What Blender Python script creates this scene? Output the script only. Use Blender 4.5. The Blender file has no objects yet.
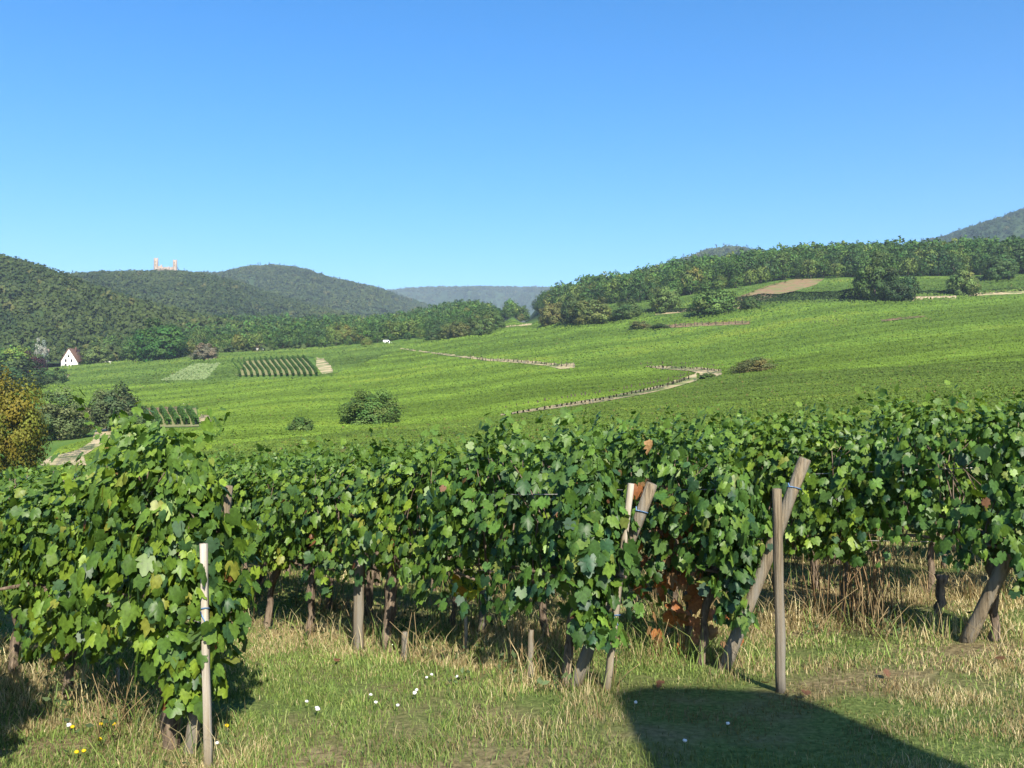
import bpy, math, random
import numpy as np
from mathutils import Vector, Matrix
R = math.radians
rng = np.random.default_rng(7)
random.seed(7)
sc = bpy.context.scene

# ------------------------------------------------------------------ camera, sky, sun, exposure
F = 887.0; PITCH = math.atan(11 / F)
SUN_EL, SUN_AZ = 35.0, 15.0            # azimuth: degrees right of straight behind the camera
cam = bpy.data.cameras.new('camera'); camo = bpy.data.objects.new('camera', cam)
sc.collection.objects.link(camo); sc.camera = camo
cam.sensor_width = 36; cam.lens = 36 * F / 1024; cam.clip_start = 0.05; cam.clip_end = 30000
camo.location = (0, 0, 0); camo.rotation_euler = (math.pi / 2 + PITCH, 0, 0)

w = bpy.data.worlds.new('World'); sc.world = w; w.use_nodes = True
nt = w.node_tree; bg = nt.nodes['Background']
sky = nt.nodes.new('ShaderNodeTexSky'); sky.sky_type = 'NISHITA'; sky.sun_disc = False
sky.sun_elevation = R(SUN_EL); sky.sun_rotation = R(180 - SUN_AZ)
sky.air_density = 1.0; sky.dust_density = 1.0; sky.ozone_density = 5.0; sky.altitude = 250
hs = nt.nodes.new('ShaderNodeHueSaturation'); hs.inputs['Saturation'].default_value = 1.34
nt.links.new(sky.outputs[0], hs.inputs['Color']); nt.links.new(hs.outputs[0], bg.inputs[0])
bg.inputs[1].default_value = 0.106

sd = bpy.data.lights.new('sun', 'SUN'); so = bpy.data.objects.new('sun', sd); sc.collection.objects.link(so)
sd.energy = 5.0; sd.angle = R(0.53); sd.color = (1.0, 0.93, 0.80)
tosun = Vector((math.sin(R(SUN_AZ)) * math.cos(R(SUN_EL)), -math.cos(R(SUN_AZ)) * math.cos(R(SUN_EL)), math.sin(R(SUN_EL))))
so.rotation_euler = (-tosun).to_track_quat('-Z', 'Y').to_euler()
so.location = tosun * 50

sc.view_settings.view_transform = 'Standard'; sc.view_settings.look = 'None'
sc.view_settings.exposure = 1.08; sc.view_settings.gamma = 1.0
sc.view_settings.use_curve_mapping = False
sc.cycles.use_denoising = True
sc.cycles.max_bounces = 6; sc.cycles.diffuse_bounces = 3; sc.cycles.glossy_bounces = 2
sc.cycles.transmission_bounces = 4; sc.cycles.volume_bounces = 0; sc.cycles.transparent_max_bounces = 4

# ------------------------------------------------------------------ projection helpers
CP, SP = math.cos(PITCH), math.sin(PITCH)
def ray(px, py):
    a, b = (px - 512) / F, (384 - py) / F
    y = CP - b * SP; z = SP + b * CP
    return a / y, z / y                       # X and Z for every metre of Y
def proj(X, Y, Z):
    f = Y * CP + Z * SP; u = -Y * SP + Z * CP
    f = np.maximum(f, 1e-3)
    return 512 + F * X / f, 384 - F * u / f

# ------------------------------------------------------------------ terrain: thin plate through surveyed points
A = []
for p in [(0,0,-1.65),(-1.53,4.3,-1.76),(.39,5.5,-1.80),(1.44,6.0,-1.85),(3.19,6.2,-1.70),(4.9,6.5,-1.6),(-3.9,6.7,-2.05),
          (-1.65,7.6,-2.09),(-8.2,14.2,-2.95),(-5,2,-1.9),(3,2,-1.6),(0,-5,-1.5),(8,0,-1.3),(-8,-5,-2.0),(10,10,-1.35),(0,12,-2.35),
          (6,16,-2.0),(0,-40,-1),(-50,-30,-6),(50,-30,3),(0,-400,10),(-400,-300,-30),(400,-300,40),(-12,6,-2.6),(-40,10,-5),(40,10,1)]:
    A.append(p)
CAN = {-300:[(485,35),(472,100),(432,200),(400,350),(375,550),(360,900)],
 0:[(474,35),(464,90),(446,140),(428,200),(402,330),(388,420),(374,520),(352,760)],
 100:[(468,35),(457,90),(441,140),(424,200),(402,290),(387,380),(368,500),(342,760)],
 200:[(458,30),(447,70),(432,110),(417,170),(401,260),(382,370),(356,520),(332,800)],
 350:[(448,30),(440,60),(428,105),(411,170),(386,270),(366,380),(345,560),(330,850)],
 440:[(436,60),(423,105),(405,170),(379,260),(357,380),(336.5,560),(325,700),(318,800)],
 480:[(331.5,560),(318,700),(312,800)],
 560:[(322,540),(304,680),(298,800)],
 512:[(437,30),(428,60),(415,100),(396,160),(373,250),(350,370),(326,560),(314,800)],
 600:[(428,30),(420,60),(407,100),(387,170),(363,260),(337,380),(319,520),(292,700),(288,850)],
 700:[(420,30),(412,60),(399,100),(377,180),(350,280),(325,390),(303,500),(279,650),(275,800)],
 860:[(408,30),(398,60),(381,110),(355,190),(330,280),(309,380),(297,440),(277,540),(265,650),(264,800)],
 1024:[(395,30),(383,60),(366,110),(341,190),(319,280),(299,400),(289,460),(272,540),(263,650),(262,800)],
 1300:[(385,30),(370,60),(350,110),(322,200),(292,300),(268,420),(245,600),(240,800)]}
for px, l in CAN.items():
    for py, d in l:
        a, b = ray(px, py)
        A.append((a * d, d, b * d - 1.6))
for px in (-600, 0, 512, 900, 1500):
    for d, h in ((2200, 25), (7000, -20)):
        A.append(((px - 512) / F * d, d, h))
A = np.array(A, float)
S0, HH = 15.0, 10.0
wu = lambda x: np.arcsinh(np.asarray(x, float) / S0)
def tps(pts, vals, lam=2e-3):
    n = len(pts); D = np.hypot(*(pts[:, None, :] - pts[None]).transpose(2, 0, 1))
    K = np.where(D > 0, D * D * np.log(D + 1e-12), 0) + lam * np.eye(n)
    P = np.c_[np.ones(n), pts]
    M = np.block([[K, P], [P.T, np.zeros((3, 3))]])
    s = np.linalg.solve(M, np.r_[vals, 0, 0, 0]); return s
PU = np.c_[wu(A[:, 0]), wu(A[:, 1])]
PE = (A[:, 2] + 1.65) / (np.hypot(A[:, 0], A[:, 1]) + HH)
SOL = tps(PU, PE)
NG = 460
GU = np.linspace(-6.9, 6.9, NG)
gx, gy = np.meshgrid(GU, GU, indexing='ij')
E0 = np.zeros(gx.shape)
for i in range(NG):
    q = np.c_[gx[i], gy[i]]
    D = np.hypot(q[:, None, 0] - PU[None, :, 0], q[:, None, 1] - PU[None, :, 1])
    E0[i] = np.where(D > 0, D * D * np.log(D + 1e-12), 0) @ SOL[:-3] + SOL[-3] + q @ SOL[-2:]
XX, YY = S0 * np.sinh(gx), S0 * np.sinh(gy)
E0 = np.clip(E0, -0.25, 0.30)
ZZ = E0 * (np.hypot(XX, YY) + HH) - 1.65
ZZ = ZZ + 0.018 * np.sin(XX * 3.1 + 1.3 * np.sin(YY * 2.2)) * np.cos(YY * 2.7 + XX) * np.exp(-np.hypot(XX, YY) / 40)
def G(X, Y):
    u = (wu(X) - GU[0]) / (GU[1] - GU[0]); v = (wu(Y) - GU[0]) / (GU[1] - GU[0])
    i = np.clip(u.astype(int) if hasattr(u, 'astype') else int(u), 0, NG - 2); j = np.clip(v.astype(int) if hasattr(v, 'astype') else int(v), 0, NG - 2)
    fx = (np.asarray(X) - XX[i, 0]) / (XX[i + 1, 0] - XX[i, 0]); fy = (np.asarray(Y) - YY[0, j]) / (YY[0, j + 1] - YY[0, j])
    return (ZZ[i, j] * (1 - fx) + ZZ[i + 1, j] * fx) * (1 - fy) + (ZZ[i, j + 1] * (1 - fx) + ZZ[i + 1, j + 1] * fx) * fy
def g(x, y): return float(G(np.float64(x), np.float64(y)))
DS = np.geomspace(3, 1500, 900)
def at(px, py, dmin=3.0, up=0.0):
    """where the sight line through a point of the photograph meets the ground (raised by up)"""
    a, b = ray(px, py)
    h = b * DS - (G(a * DS, DS) + up)
    k = np.where((h[:-1] > 0) & (h[1:] <= 0) & (DS[1:] > dmin))[0]
    if len(k) == 0:
        d = DS[np.argmin(np.abs(h) / DS + (DS < dmin) * 9)]
    else:
        k = k[0]; t = h[k] / (h[k] - h[k + 1]); d = DS[k] + t * (DS[k + 1] - DS[k])
    return a * d, d, g(a * d, d)

def vnoise(x, y, seed=0):
    r = np.random.default_rng(seed); o = 0
    for k in range(7):
        an = r.uniform(0, 6.28); f = r.uniform(.6, 1.6); ph = r.uniform(0, 6.28)
        o = o + np.sin((x * math.cos(an) + y * math.sin(an)) * f * 2 + ph + 1.5 * np.sin((y * math.cos(an) - x * math.sin(an)) * f + ph * 2))
    return o / 4.0            # about -1 .. 1
def inpoly(px, py, poly):
    p = np.asarray(poly, float); c = np.zeros(np.shape(px), bool); j = len(p) - 1
    for i in range(len(p)):
        xi, yi, xj, yj = p[i][0], p[i][1], p[j][0], p[j][1]
        m = (yi > py) != (yj > py)
        c ^= m & (px < (xj - xi) * (py - yi) / (yj - yi + 1e-9) + xi); j = i
    return c

# ------------------------------------------------------------------ mesh helpers
class Geo:
    def __init__(s): s.V = []; s.T = []; s.Q = []; s.C = []; s.n = 0; s.mT = []; s.mQ = []
    def add(s, V, T=None, Q=None, col=(1, 1, 1), mi=0):
        V = np.asarray(V, float).reshape(-1, 3)
        if T is not None and len(T): s.T.append(np.asarray(T, int) + s.n); s.mT.append(np.full(len(T), mi))
        if Q is not None and len(Q): s.Q.append(np.asarray(Q, int) + s.n); s.mQ.append(np.full(len(Q), mi))
        c = np.broadcast_to(np.asarray(col, float), (len(V), 3)); s.V.append(V); s.C.append(c); s.n += len(V)
        return s
    def mesh(s, name, mats, smooth=False):
        V = np.concatenate(s.V); C = np.concatenate(s.C)
        T = np.concatenate(s.T) if s.T else np.zeros((0, 3), int); Q = np.concatenate(s.Q) if s.Q else np.zeros((0, 4), int)
        me = bpy.data.meshes.new(name)
        me.vertices.add(len(V)); me.vertices.foreach_set('co', V.astype(np.float32).ravel())
        me.loops.add(T.size + Q.size); me.loops.foreach_set('vertex_index', np.r_[T.ravel(), Q.ravel()].astype(np.int32))
        me.polygons.add(len(T) + len(Q))
        me.polygons.foreach_set('loop_start', np.r_[np.arange(len(T)) * 3, T.size + np.arange(len(Q)) * 4].astype(np.int32))
        mi = np.concatenate(s.mT + s.mQ) if (s.mT or s.mQ) else np.zeros(0)
        for m in (mats if isinstance(mats, (list, tuple)) else [mats]): me.materials.append(m)
        me.polygons.foreach_set('material_index', mi.astype(np.int32))
        if smooth: me.polygons.foreach_set('use_smooth', np.ones(len(T) + len(Q), bool))
        at_ = me.color_attributes.new('tint', 'FLOAT_COLOR', 'POINT')
        at_.data.foreach_set('color', np.c_[C, np.ones(len(C))].astype(np.float32).ravel())
        me.update(calc_edges=True); me.validate()
        return me
    def build(s, name, mats, parent=None, smooth=False, loc=None):
        o = bpy.data.objects.new(name, s.mesh(name, mats, smooth)); sc.collection.objects.link(o)
        if parent: o.parent = parent
        if loc is not None: o.location = loc
        return o
def tag(o, label=None, cat=None, group=None, kind=None):
    if label: o['label'] = label
    if cat: o['category'] = cat
    if group: o['group'] = group
    if kind: o['kind'] = kind
    return o
def thing(name, loc, label, cat, group=None, rz=0):
    o = bpy.data.objects.new(name, None); sc.collection.objects.link(o); o.location = loc; o.rotation_euler = (0, 0, rz)
    return tag(o, label, cat, group)
def inst(name, mesh, parent=None, loc=(0, 0, 0), rz=0, sc_=1.0):
    o = bpy.data.objects.new(name, mesh); sc.collection.objects.link(o); o.location = loc; o.rotation_euler = (0, 0, rz)
    o.scale = (sc_, sc_, sc_) if np.isscalar(sc_) else sc_
    if parent: o.parent = parent
    return o
def tube(P, rad, n=8, cap=True, jit=0, seed=0):
    P = np.asarray(P, float); m = len(P); rad = np.broadcast_to(np.asarray(rad, float), (m,)); r_ = np.random.default_rng(seed)
    V = []
    for i in range(m):
        t = P[min(i + 1, m - 1)] - P[max(i - 1, 0)]; t = t / (np.linalg.norm(t) + 1e-9)
        a = np.cross(t, [0.31, 0.95, 0.05] if abs(t[2]) > .7 else [0, 0, 1.]); a /= np.linalg.norm(a); b = np.cross(t, a)
        th = np.arange(n) * 2 * math.pi / n
        rr = rad[i] * (1 + jit * r_.normal(size=n))
        V.append(P[i] + (np.cos(th) * rr)[:, None] * a + (np.sin(th) * rr)[:, None] * b)
    V = np.concatenate(V); Q = []
    for i in range(m - 1):
        for k in range(n):
            Q.append((i * n + k, i * n + (k + 1) % n, (i + 1) * n + (k + 1) % n, (i + 1) * n + k))
    T = []
    if cap:
        V = np.r_[V, [P[0], P[-1]]]
        for k in range(n):
            T.append((m * n, (k + 1) % n, k)); T.append((m * n + 1, (m - 1) * n + k, (m - 1) * n + (k + 1) % n))
    return V, T, Q
def box(x0, x1, y0, y1, z0, z1):
    V = [(x, y, z) for z in (z0, z1) for y in (y0, y1) for x in (x0, x1)]
    return V, None, [(0, 2, 3, 1), (4, 5, 7, 6), (0, 1, 5, 4), (2, 6, 7, 3), (0, 4, 6, 2), (1, 3, 7, 5)]
def cards(P, N, s, r_, aspect=1.0):
    """small leaf-clump quads at P facing N, size s"""
    n = len(P); N = N / (np.linalg.norm(N, axis=1, keepdims=True) + 1e-9)
    a = np.cross(N, r_.normal(size=(n, 3))); a /= np.linalg.norm(a, axis=1, keepdims=True) + 1e-9; b = np.cross(N, a)
    s = np.broadcast_to(np.asarray(s, float), (n,))[:, None] * .5
    k = s * .35 * N * r_.normal(size=(n, 1))
    V = np.stack([P - a * s - k, P - b * s * aspect + k, P + a * s - k, P + b * s * aspect + k], 1).reshape(-1, 3)
    return V, None, np.arange(4 * n).reshape(n, 4)
ICO = None
def ico():
    global ICO
    if ICO is None:
        import bmesh
        bm = bmesh.new(); bmesh.ops.create_icosphere(bm, subdivisions=2, radius=1)
        ICO = (np.array([v.co[:] for v in bm.verts]), np.array([[v.index for v in f.verts] for f in bm.faces])); bm.free()
    return ICO

# ------------------------------------------------------------------ materials
def mat(name): m = bpy.data.materials.new(name); m.use_nodes = True; return m, m.node_tree, m.node_tree.nodes['Principled BSDF']
def node(t, kind, **kw):
    n = t.nodes.new(kind)
    for k, v in kw.items():
        if k in n.inputs: n.inputs[k].default_value = v
        else: setattr(n, k, v)
    return n
def leafmat(name, trans=.3, rough=.5, spec=.4, tcol=(1.5, 1.4, .5), nscale=30, namp=.25):
    m, t, p = mat(name)
    a = node(t, 'ShaderNodeAttribute', attribute_name='tint')
    nz = node(t, 'ShaderNodeTexNoise', Scale=nscale, Detail=2.0)
    tc = node(t, 'ShaderNodeTexCoord'); t.links.new(tc.outputs['Object'], nz.inputs['Vector'])
    mr = node(t, 'ShaderNodeMapRange'); mr.inputs['To Min'].default_value = 1 - namp; mr.inputs['To Max'].default_value = 1 + namp
    mr.inputs['From Min'].default_value = .3; mr.inputs['From Max'].default_value = .7
    t.links.new(nz.outputs['Fac'], mr.inputs['Value'])
    mu = node(t, 'ShaderNodeVectorMath', operation='MULTIPLY'); t.links.new(a.outputs['Color'], mu.inputs[0]); t.links.new(mr.outputs[0], mu.inputs[1])
    t.links.new(mu.outputs[0], p.inputs['Base Color'])
    p.inputs['Roughness'].default_value = rough; p.inputs['Specular IOR Level'].default_value = spec
    if trans > 0:
        tr = node(t, 'ShaderNodeBsdfTranslucent'); m2 = node(t, 'ShaderNodeVectorMath', operation='MULTIPLY'); m2.inputs[1].default_value = tcol
        t.links.new(mu.outputs[0], m2.inputs[0]); t.links.new(m2.outputs[0], tr.inputs['Color'])
        mx = node(t, 'ShaderNodeMixShader'); mx.inputs[0].default_value = trans
        t.links.new(p.outputs[0], mx.inputs[1]); t.links.new(tr.outputs[0], mx.inputs[2])
        t.links.new(mx.outputs[0], t.nodes['Material Output'].inputs['Surface'])
    return m
def noisemat(name, c1, c2, scale=5, rough=.9, stretch=(1, 1, 1), detail=6, bump=.3, c3=None, scale3=1.0, spec=.2, bd=.02):
    m, t, p = mat(name)
    tc = node(t, 'ShaderNodeTexCoord'); mp = node(t, 'ShaderNodeMapping'); mp.inputs['Scale'].default_value = stretch
    t.links.new(tc.outputs['Object'], mp.inputs['Vector'])
    nz = node(t, 'ShaderNodeTexNoise', Scale=scale, Detail=float(detail), Roughness=.65); t.links.new(mp.outputs[0], nz.inputs['Vector'])
    cr = node(t, 'ShaderNodeValToRGB'); cr.color_ramp.elements[0].position = .32; cr.color_ramp.elements[1].position = .68
    cr.color_ramp.elements[0].color = (*c1, 1); cr.color_ramp.elements[1].color = (*c2, 1); t.links.new(nz.outputs['Fac'], cr.inputs[0])
    out = cr.outputs[0]
    if c3:
        n3 = node(t, 'ShaderNodeTexNoise', Scale=scale3, Detail=4.0); t.links.new(mp.outputs[0], n3.inputs['Vector'])
        r3 = node(t, 'ShaderNodeMapRange'); r3.inputs['From Min'].default_value = .48; r3.inputs['From Max'].default_value = .62; t.links.new(n3.outputs['Fac'], r3.inputs['Value'])
        mx = node(t, 'ShaderNodeMix', data_type='RGBA'); t.links.new(r3.outputs[0], mx.inputs['Factor'])
        t.links.new(out, mx.inputs[6]); mx.inputs[7].default_value = (*c3, 1); out = mx.outputs[2]
    t.links.new(out, p.inputs['Base Color']); p.inputs['Roughness'].default_value = rough; p.inputs['Specular IOR Level'].default_value = spec
    if bump:
        b = node(t, 'ShaderNodeBump', Strength=bump, Distance=bd); t.links.new(nz.outputs['Fac'], b.inputs['Height']); t.links.new(b.outputs[0], p.inputs['Normal'])
    return m
def plain(name, c, rough=.7, metal=0):
    m, t, p = mat(name); p.inputs['Base Color'].default_value = (*c, 1); p.inputs['Roughness'].default_value = rough; p.inputs['Metallic'].default_value = metal; return m
M_VINE = leafmat('vine_leaf', .27, .48, .4, nscale=60)
M_CANOPY = leafmat('vine_canopy', .28, .6, .2, nscale=.15, namp=.12)
M_TREE = leafmat('tree_leaf', .22, .6, .2, nscale=1.2, namp=.2)
M_GRASS = leafmat('grass_blade', .25, .6, .2, tcol=(1.2, 1.2, .6), nscale=1.5, namp=.2)
M_PETAL = leafmat('petal', .2, .7, .1, tcol=(1, 1, 1), namp=0)
M_BARK = noisemat('vine_bark', (.055, .038, .026), (.26, .20, .145), 14, stretch=(3, 3, .35), bump=1.0, bd=.02)
M_TRUNK = noisemat('tree_bark', (.05, .04, .03), (.17, .14, .11), 3, stretch=(2, 2, .3), bump=.6)
M_POST = noisemat('weathered_post', (.085, .065, .042), (.27, .215, .14), 26, stretch=(2.6, 2.6, .10), detail=9, bump=1.0, bd=.012, c3=(.20, .18, .145), scale3=5)
M_STAKE = noisemat('pale_stake', (.25, .215, .165), (.52, .46, .38), 26, stretch=(2.4, 2.4, .1), detail=9, bump=.9, bd=.006, c3=(.24, .20, .14), scale3=6)
M_WIRE = plain('wire', (.28, .27, .25), .45, .8)
M_TWINE = plain('blue_twine', (.16, .30, .52), .8)
M_STONE = noisemat('castle_stone', (.27, .21, .16), (.42, .335, .265), .25, bump=.2)
M_WALLSTONE = noisemat('wall_stone', (.27, .21, .14), (.42, .34, .24), 1.2, bump=.4)
M_RENDER = noisemat('white_render', (.70, .66, .60), (.82, .79, .73), 1.0, bump=.05)
M_ROOF = noisemat('roof_tile', (.075, .045, .034), (.14, .08, .055), 3, bump=.2)
M_DARKGLASS = plain('window_glass', (.03, .035, .04), .15)
M_DIRT = noisemat('track_dirt', (.40, .31, .165), (.56, .45, .26), .35, c3=(.18, .21, .07), scale3=.12, bump=.2)
M_REDEARTH = noisemat('red_earth', (.20, .125, .065), (.30, .205, .11), .4, c3=(.17, .19, .06), scale3=.15, bump=.2)
M_PALEEARTH = noisemat('pale_stubble', (.20, .29, .09), (.32, .38, .15), .6, bump=.2)

def groundmat():
    m, t, p = mat('ground')
    tc = node(t, 'ShaderNodeTexCoord')
    L = t.links.new
    def nz(s, d=5.0, r=.6):
        n = node(t, 'ShaderNodeTexNoise', Scale=s, Detail=d, Roughness=r); L(tc.outputs['Object'], n.inputs['Vector']); return n.outputs['Fac']
    def ramp(f, stops):
        c = node(t, 'ShaderNodeValToRGB'); e = c.color_ramp.elements
        while len(e) < len(stops): e.new(.5)
        for k, (q, col) in enumerate(stops): e[k].position = q; e[k].color = (*col, 1)
        L(f, c.inputs[0]); return c.outputs[0]
    def mix(fac, a, b):
        x = node(t, 'ShaderNodeMix', data_type='RGBA'); L(fac, x.inputs['Factor']); L(a, x.inputs[6]); L(b, x.inputs[7]); return x.outputs[2]
    def mrange(v, a, b):
        x = node(t, 'ShaderNodeMapRange'); x.inputs['From Min'].default_value = a; x.inputs['From Max'].default_value = b; L(v, x.inputs['Value']); return x.outputs[0]
    thatch = ramp(nz(22), [(.3, (.09, .07, .034)), (.5, (.19, .15, .075)), (.7, (.31, .25, .13))])
    turf = ramp(nz(30), [(.3, (.06, .085, .022)), (.55, (.125, .165, .045)), (.75, (.21, .22, .08))])
    near = mix(mrange(nz(.9, 4.0), .42, .6), turf, thatch)
    field = ramp(nz(.05, 8.0), [(.3, (.06, .12, .018)), (.55, (.095, .17, .028)), (.75, (.13, .20, .045))])
    wood = ramp(nz(.02, 6.0), [(.3, (.02, .045, .012)), (.7, (.05, .08, .022))])
    ln = node(t, 'ShaderNodeVectorMath', operation='LENGTH'); L(tc.outputs['Object'], ln.inputs[0])
    c = mix(mrange(ln.outputs['Value'], 9, 26), near, field)
    c = mix(mrange(ln.outputs['Value'], 650, 800), c, wood)
    L(c, p.inputs['Base Color']); p.inputs['Roughness'].default_value = .95; p.inputs['Specular IOR Level'].default_value = .1
    b = node(t, 'ShaderNodeBump', Strength=.6, Distance=.03); L(nz(26), b.inputs['Height']); L(b.outputs[0], p.inputs['Normal'])
    return m

# ------------------------------------------------------------------ ground sheet
Q = []
idx = np.arange(NG * NG).reshape(NG, NG)
Qg = np.stack([idx[:-1, :-1], idx[1:, :-1], idx[1:, 1:], idx[:-1, 1:]], -1).reshape(-1, 4)
tag(Geo().add(np.c_[XX.ravel(), YY.ravel(), ZZ.ravel()], None, Qg).build('ground', groundmat(), smooth=True), kind='structure')

# bare patches and tracks, laid on the ground (outlines surveyed from the photograph)
def patch(name, poly, m, lift=.12, up=0.0, nsub=5, dmin=12):
    """a sheet following the ground inside an outline"""
    pts = []
    n = len(poly)
    for i in range(n):
        a, b = np.array(poly[i], float), np.array(poly[(i + 1) % n], float)
        for k in range(nsub): pts.append(a + (b - a) * k / nsub)
    Wp = np.array([at(x, y, dmin, up) for x, y in pts])
    c = Wp.mean(0)
    me = bpy.data.meshes.new(name)
    import bmesh
    bm = bmesh.new(); vs = [bm.verts.new((p[0], p[1], 0)) for p in Wp]
    f = bm.faces.new(vs); bmesh.ops.triangulate(bm, faces=[f])
    bmesh.ops.subdivide_edges(bm, edges=bm.edges[:], cuts=3, use_grid_fill=True)
    for v in bm.verts: v.co.z = g(v.co.x, v.co.y) + lift * max(.03, min(1.5, math.hypot(v.co.x, v.co.y) / 150))
    bmesh.ops.recalc_face_normals(bm, faces=bm.faces[:])
    bm.to_mesh(me); bm.free(); me.materials.append(m)
    o = bpy.data.objects.new(name, me); sc.collection.objects.link(o); tag(o, kind='structure')
    return o
CLEAR = []
def band(name, path, m, **kw):
    """a track along a centre line with half heights in the photograph"""
    top = [(x, y - h) for x, y, h in path]; bot = [(x, y + h) for x, y, h in path][::-1]
    poly = top + bot; CLEAR.append(poly); return patch(name, poly, m, nsub=3, **kw)
def area(name, poly, m, **kw):
    CLEAR.append(poly); return patch(name, poly, m, **kw)
band('dirt_track', [(500,415,1.2),(530,410.5,1.8),(560,406,2.3),(600,400,2.7),(640,392.5,3.1),(668,386,3.5),(686,380.5,4.0),(697,377,4.0)], M_DIRT)
area('dirt_yard', [(697,380),(700,374),(690,371.5),(662,369.5),(640,366.5),(660,365.5),(700,367),(722,369.5),(722,375),(712,378.5)], M_DIRT)
band('field_path', [(400,348.5,.6),(430,352.5,.8),(460,356.5,1.1),(490,359.8,1.6),(520,361.5,1.9),(545,364,2.1),(560,366.5,3.0),(575,365.5,2.8)], M_DIRT)
area('bare_corner', [(316,357),(324,358.5),(331,366),(334,372.5),(322,374.5),(316,366)], M_DIRT)
band('hill_path', [(494,328.2,.7),(515,325.8,1.0),(532,324.2,1.0)], M_DIRT)
band('upper_track', [(655,314,1.4),(680,311,1.8),(700,308.5,1.6)], M_DIRT)
area('ploughed_slope', [(722,309),(738,297),(770,285),(796,279),(824,279),(816,285),(792,292),(765,300),(740,309)], M_REDEARTH)
area('terrace_bank', [(648,326),(700,322.5),(750,321),(750,324.5),(700,326.5),(650,329)], M_REDEARTH)
area('wall_terrace', [(968,293.5),(1024,290),(1040,290.5),(1040,293),(968,296.5)], M_DIRT)
area('small_clearing', [(880,319.5),(925,315),(926,317),(882,322)], M_REDEARTH)
area('dirt_meadow', [(38,466),(52,456),(78,449),(92,441),(96,430),(90,418),(84,408),(98,408),(112,425),(112,436),(100,446),(84,456),(88,466)], M_DIRT)
area('red_earth_bank', [(64,410),(66,407),(110,408),(140,408),(176,406.5),(180,410),(170,414.5),(120,414.5)], M_REDEARTH)
area('bare_row_end', [(198,423),(200,414),(209,414.5),(213,423)], M_DIRT)
area('house_drive', [(60,379),(66,374),(72,374),(66,379)], M_DIRT)

# ------------------------------------------------------------------ far hills
def hillmat(name, c1, c2):
    return noisemat(name, c1, c2, .012, detail=8, bump=0)
M_HILL = hillmat('hill_floor', (.02, .04, .012), (.05, .085, .025))
HILLS = {}
def hill(name, prof, d, dfront, zf, w_back=500, bulge=1.0):
    prof = np.array(prof, float); xs = np.linspace(prof[0, 0], prof[-1, 0], 110)
    # rounded profile between surveyed crest points
    k = np.interp(xs, prof[:, 0], prof[:, 1]); ker = np.hanning(9); ker /= ker.sum(); k = np.convolve(np.pad(k, 4, 'edge'), ker, 'valid')
    crest = np.array([ray(x, y) for x, y in zip(xs, k)])
    ts = np.r_[np.linspace(0, 1, 26), np.linspace(1.08, 1.7, 6)]
    P = np.zeros((len(ts), len(xs), 3))
    zc = crest[:, 1] * d
    for i, t in enumerate(ts):
        dd = dfront + (d - dfront) * t if t <= 1 else d + (t - 1) / .7 * w_back
        wob = 40 * np.sin(xs * .021 + d) * math.sin(math.pi * min(t, 1)) * d / 2500
        dd = dd + wob
        s = math.sin(min(t, 1) * math.pi / 2) ** 1.1 if t <= 1 else 1 - ((t - 1) / .7) ** 1.5 * .8
        rough = (vnoise(xs * .03 * d / 2000, np.full_like(xs, t * 3.1), int(d)) * .06 + vnoise(xs * .012 * d / 2000, np.full_like(xs, t * 1.4), int(d) + 3) * .09) * math.sin(math.pi * min(t, 1))
        z = zf + (zc - zf) * np.clip(s + rough, -1, 1.0 if t > .93 else 1.2)
        if t < 1:          # keep the flank below the sight line to the crest
            z = np.minimum(z, zc * dd / d - (1 - t) * 6 * d / 1500)
        P[i] = np.c_[crest[:, 0] * dd, dd, z]
    n, m = len(ts), len(xs); ix = np.arange(n * m).reshape(n, m)
    Qh = np.stack([ix[:-1, :-1], ix[:-1, 1:], ix[1:, 1:], ix[1:, :-1]], -1).reshape(-1, 4)
    tag(Geo().add(P.reshape(-1, 3), None, Qh).build(name, M_HILL, smooth=True), kind='structure')
    HILLS[name] = (P, d)
    return P
P1 = hill('near_hill', [(-350,232),(-150,240),(-40,252),(0,262),(30,270),(60,280),(90,291),(130,305),(200,322),(300,340),(420,356)], 1050, 560, 20)
P2 = hill('castle_hill', [(-120,296),(0,290),(60,279),(90,276),(150,275),(180,275),(205,278),(235,284),(265,295),(330,313),(400,328),(470,340),(520,346)], 1850, 900, 20)
P3 = hill('round_mountain', [(60,310),(150,282),(190,276),(222,276),(245,270),(270,268),(300,271),(330,281),(370,289),(410,302),(440,311),(470,322),(510,336)], 2700, 1500, 20)
P4 = hill('far_ridge', [(300,310),(390,292),(420,289),(480,288.5),(540,289),(600,292),(700,305)], 5200, 3400, 0, 900)
P5 = hill('rear_hill', [(580,300),(640,276),(680,263),(705,255),(725,250),(745,252),(765,258),(800,268),(860,285)], 2500, 1300, 30)
P6 = hill('blue_mountain', [(820,280),(880,255),(915,246),(940,240),(980,227),(1024,212),(1100,188),(1280,165)], 2500, 1300, 30)

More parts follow.
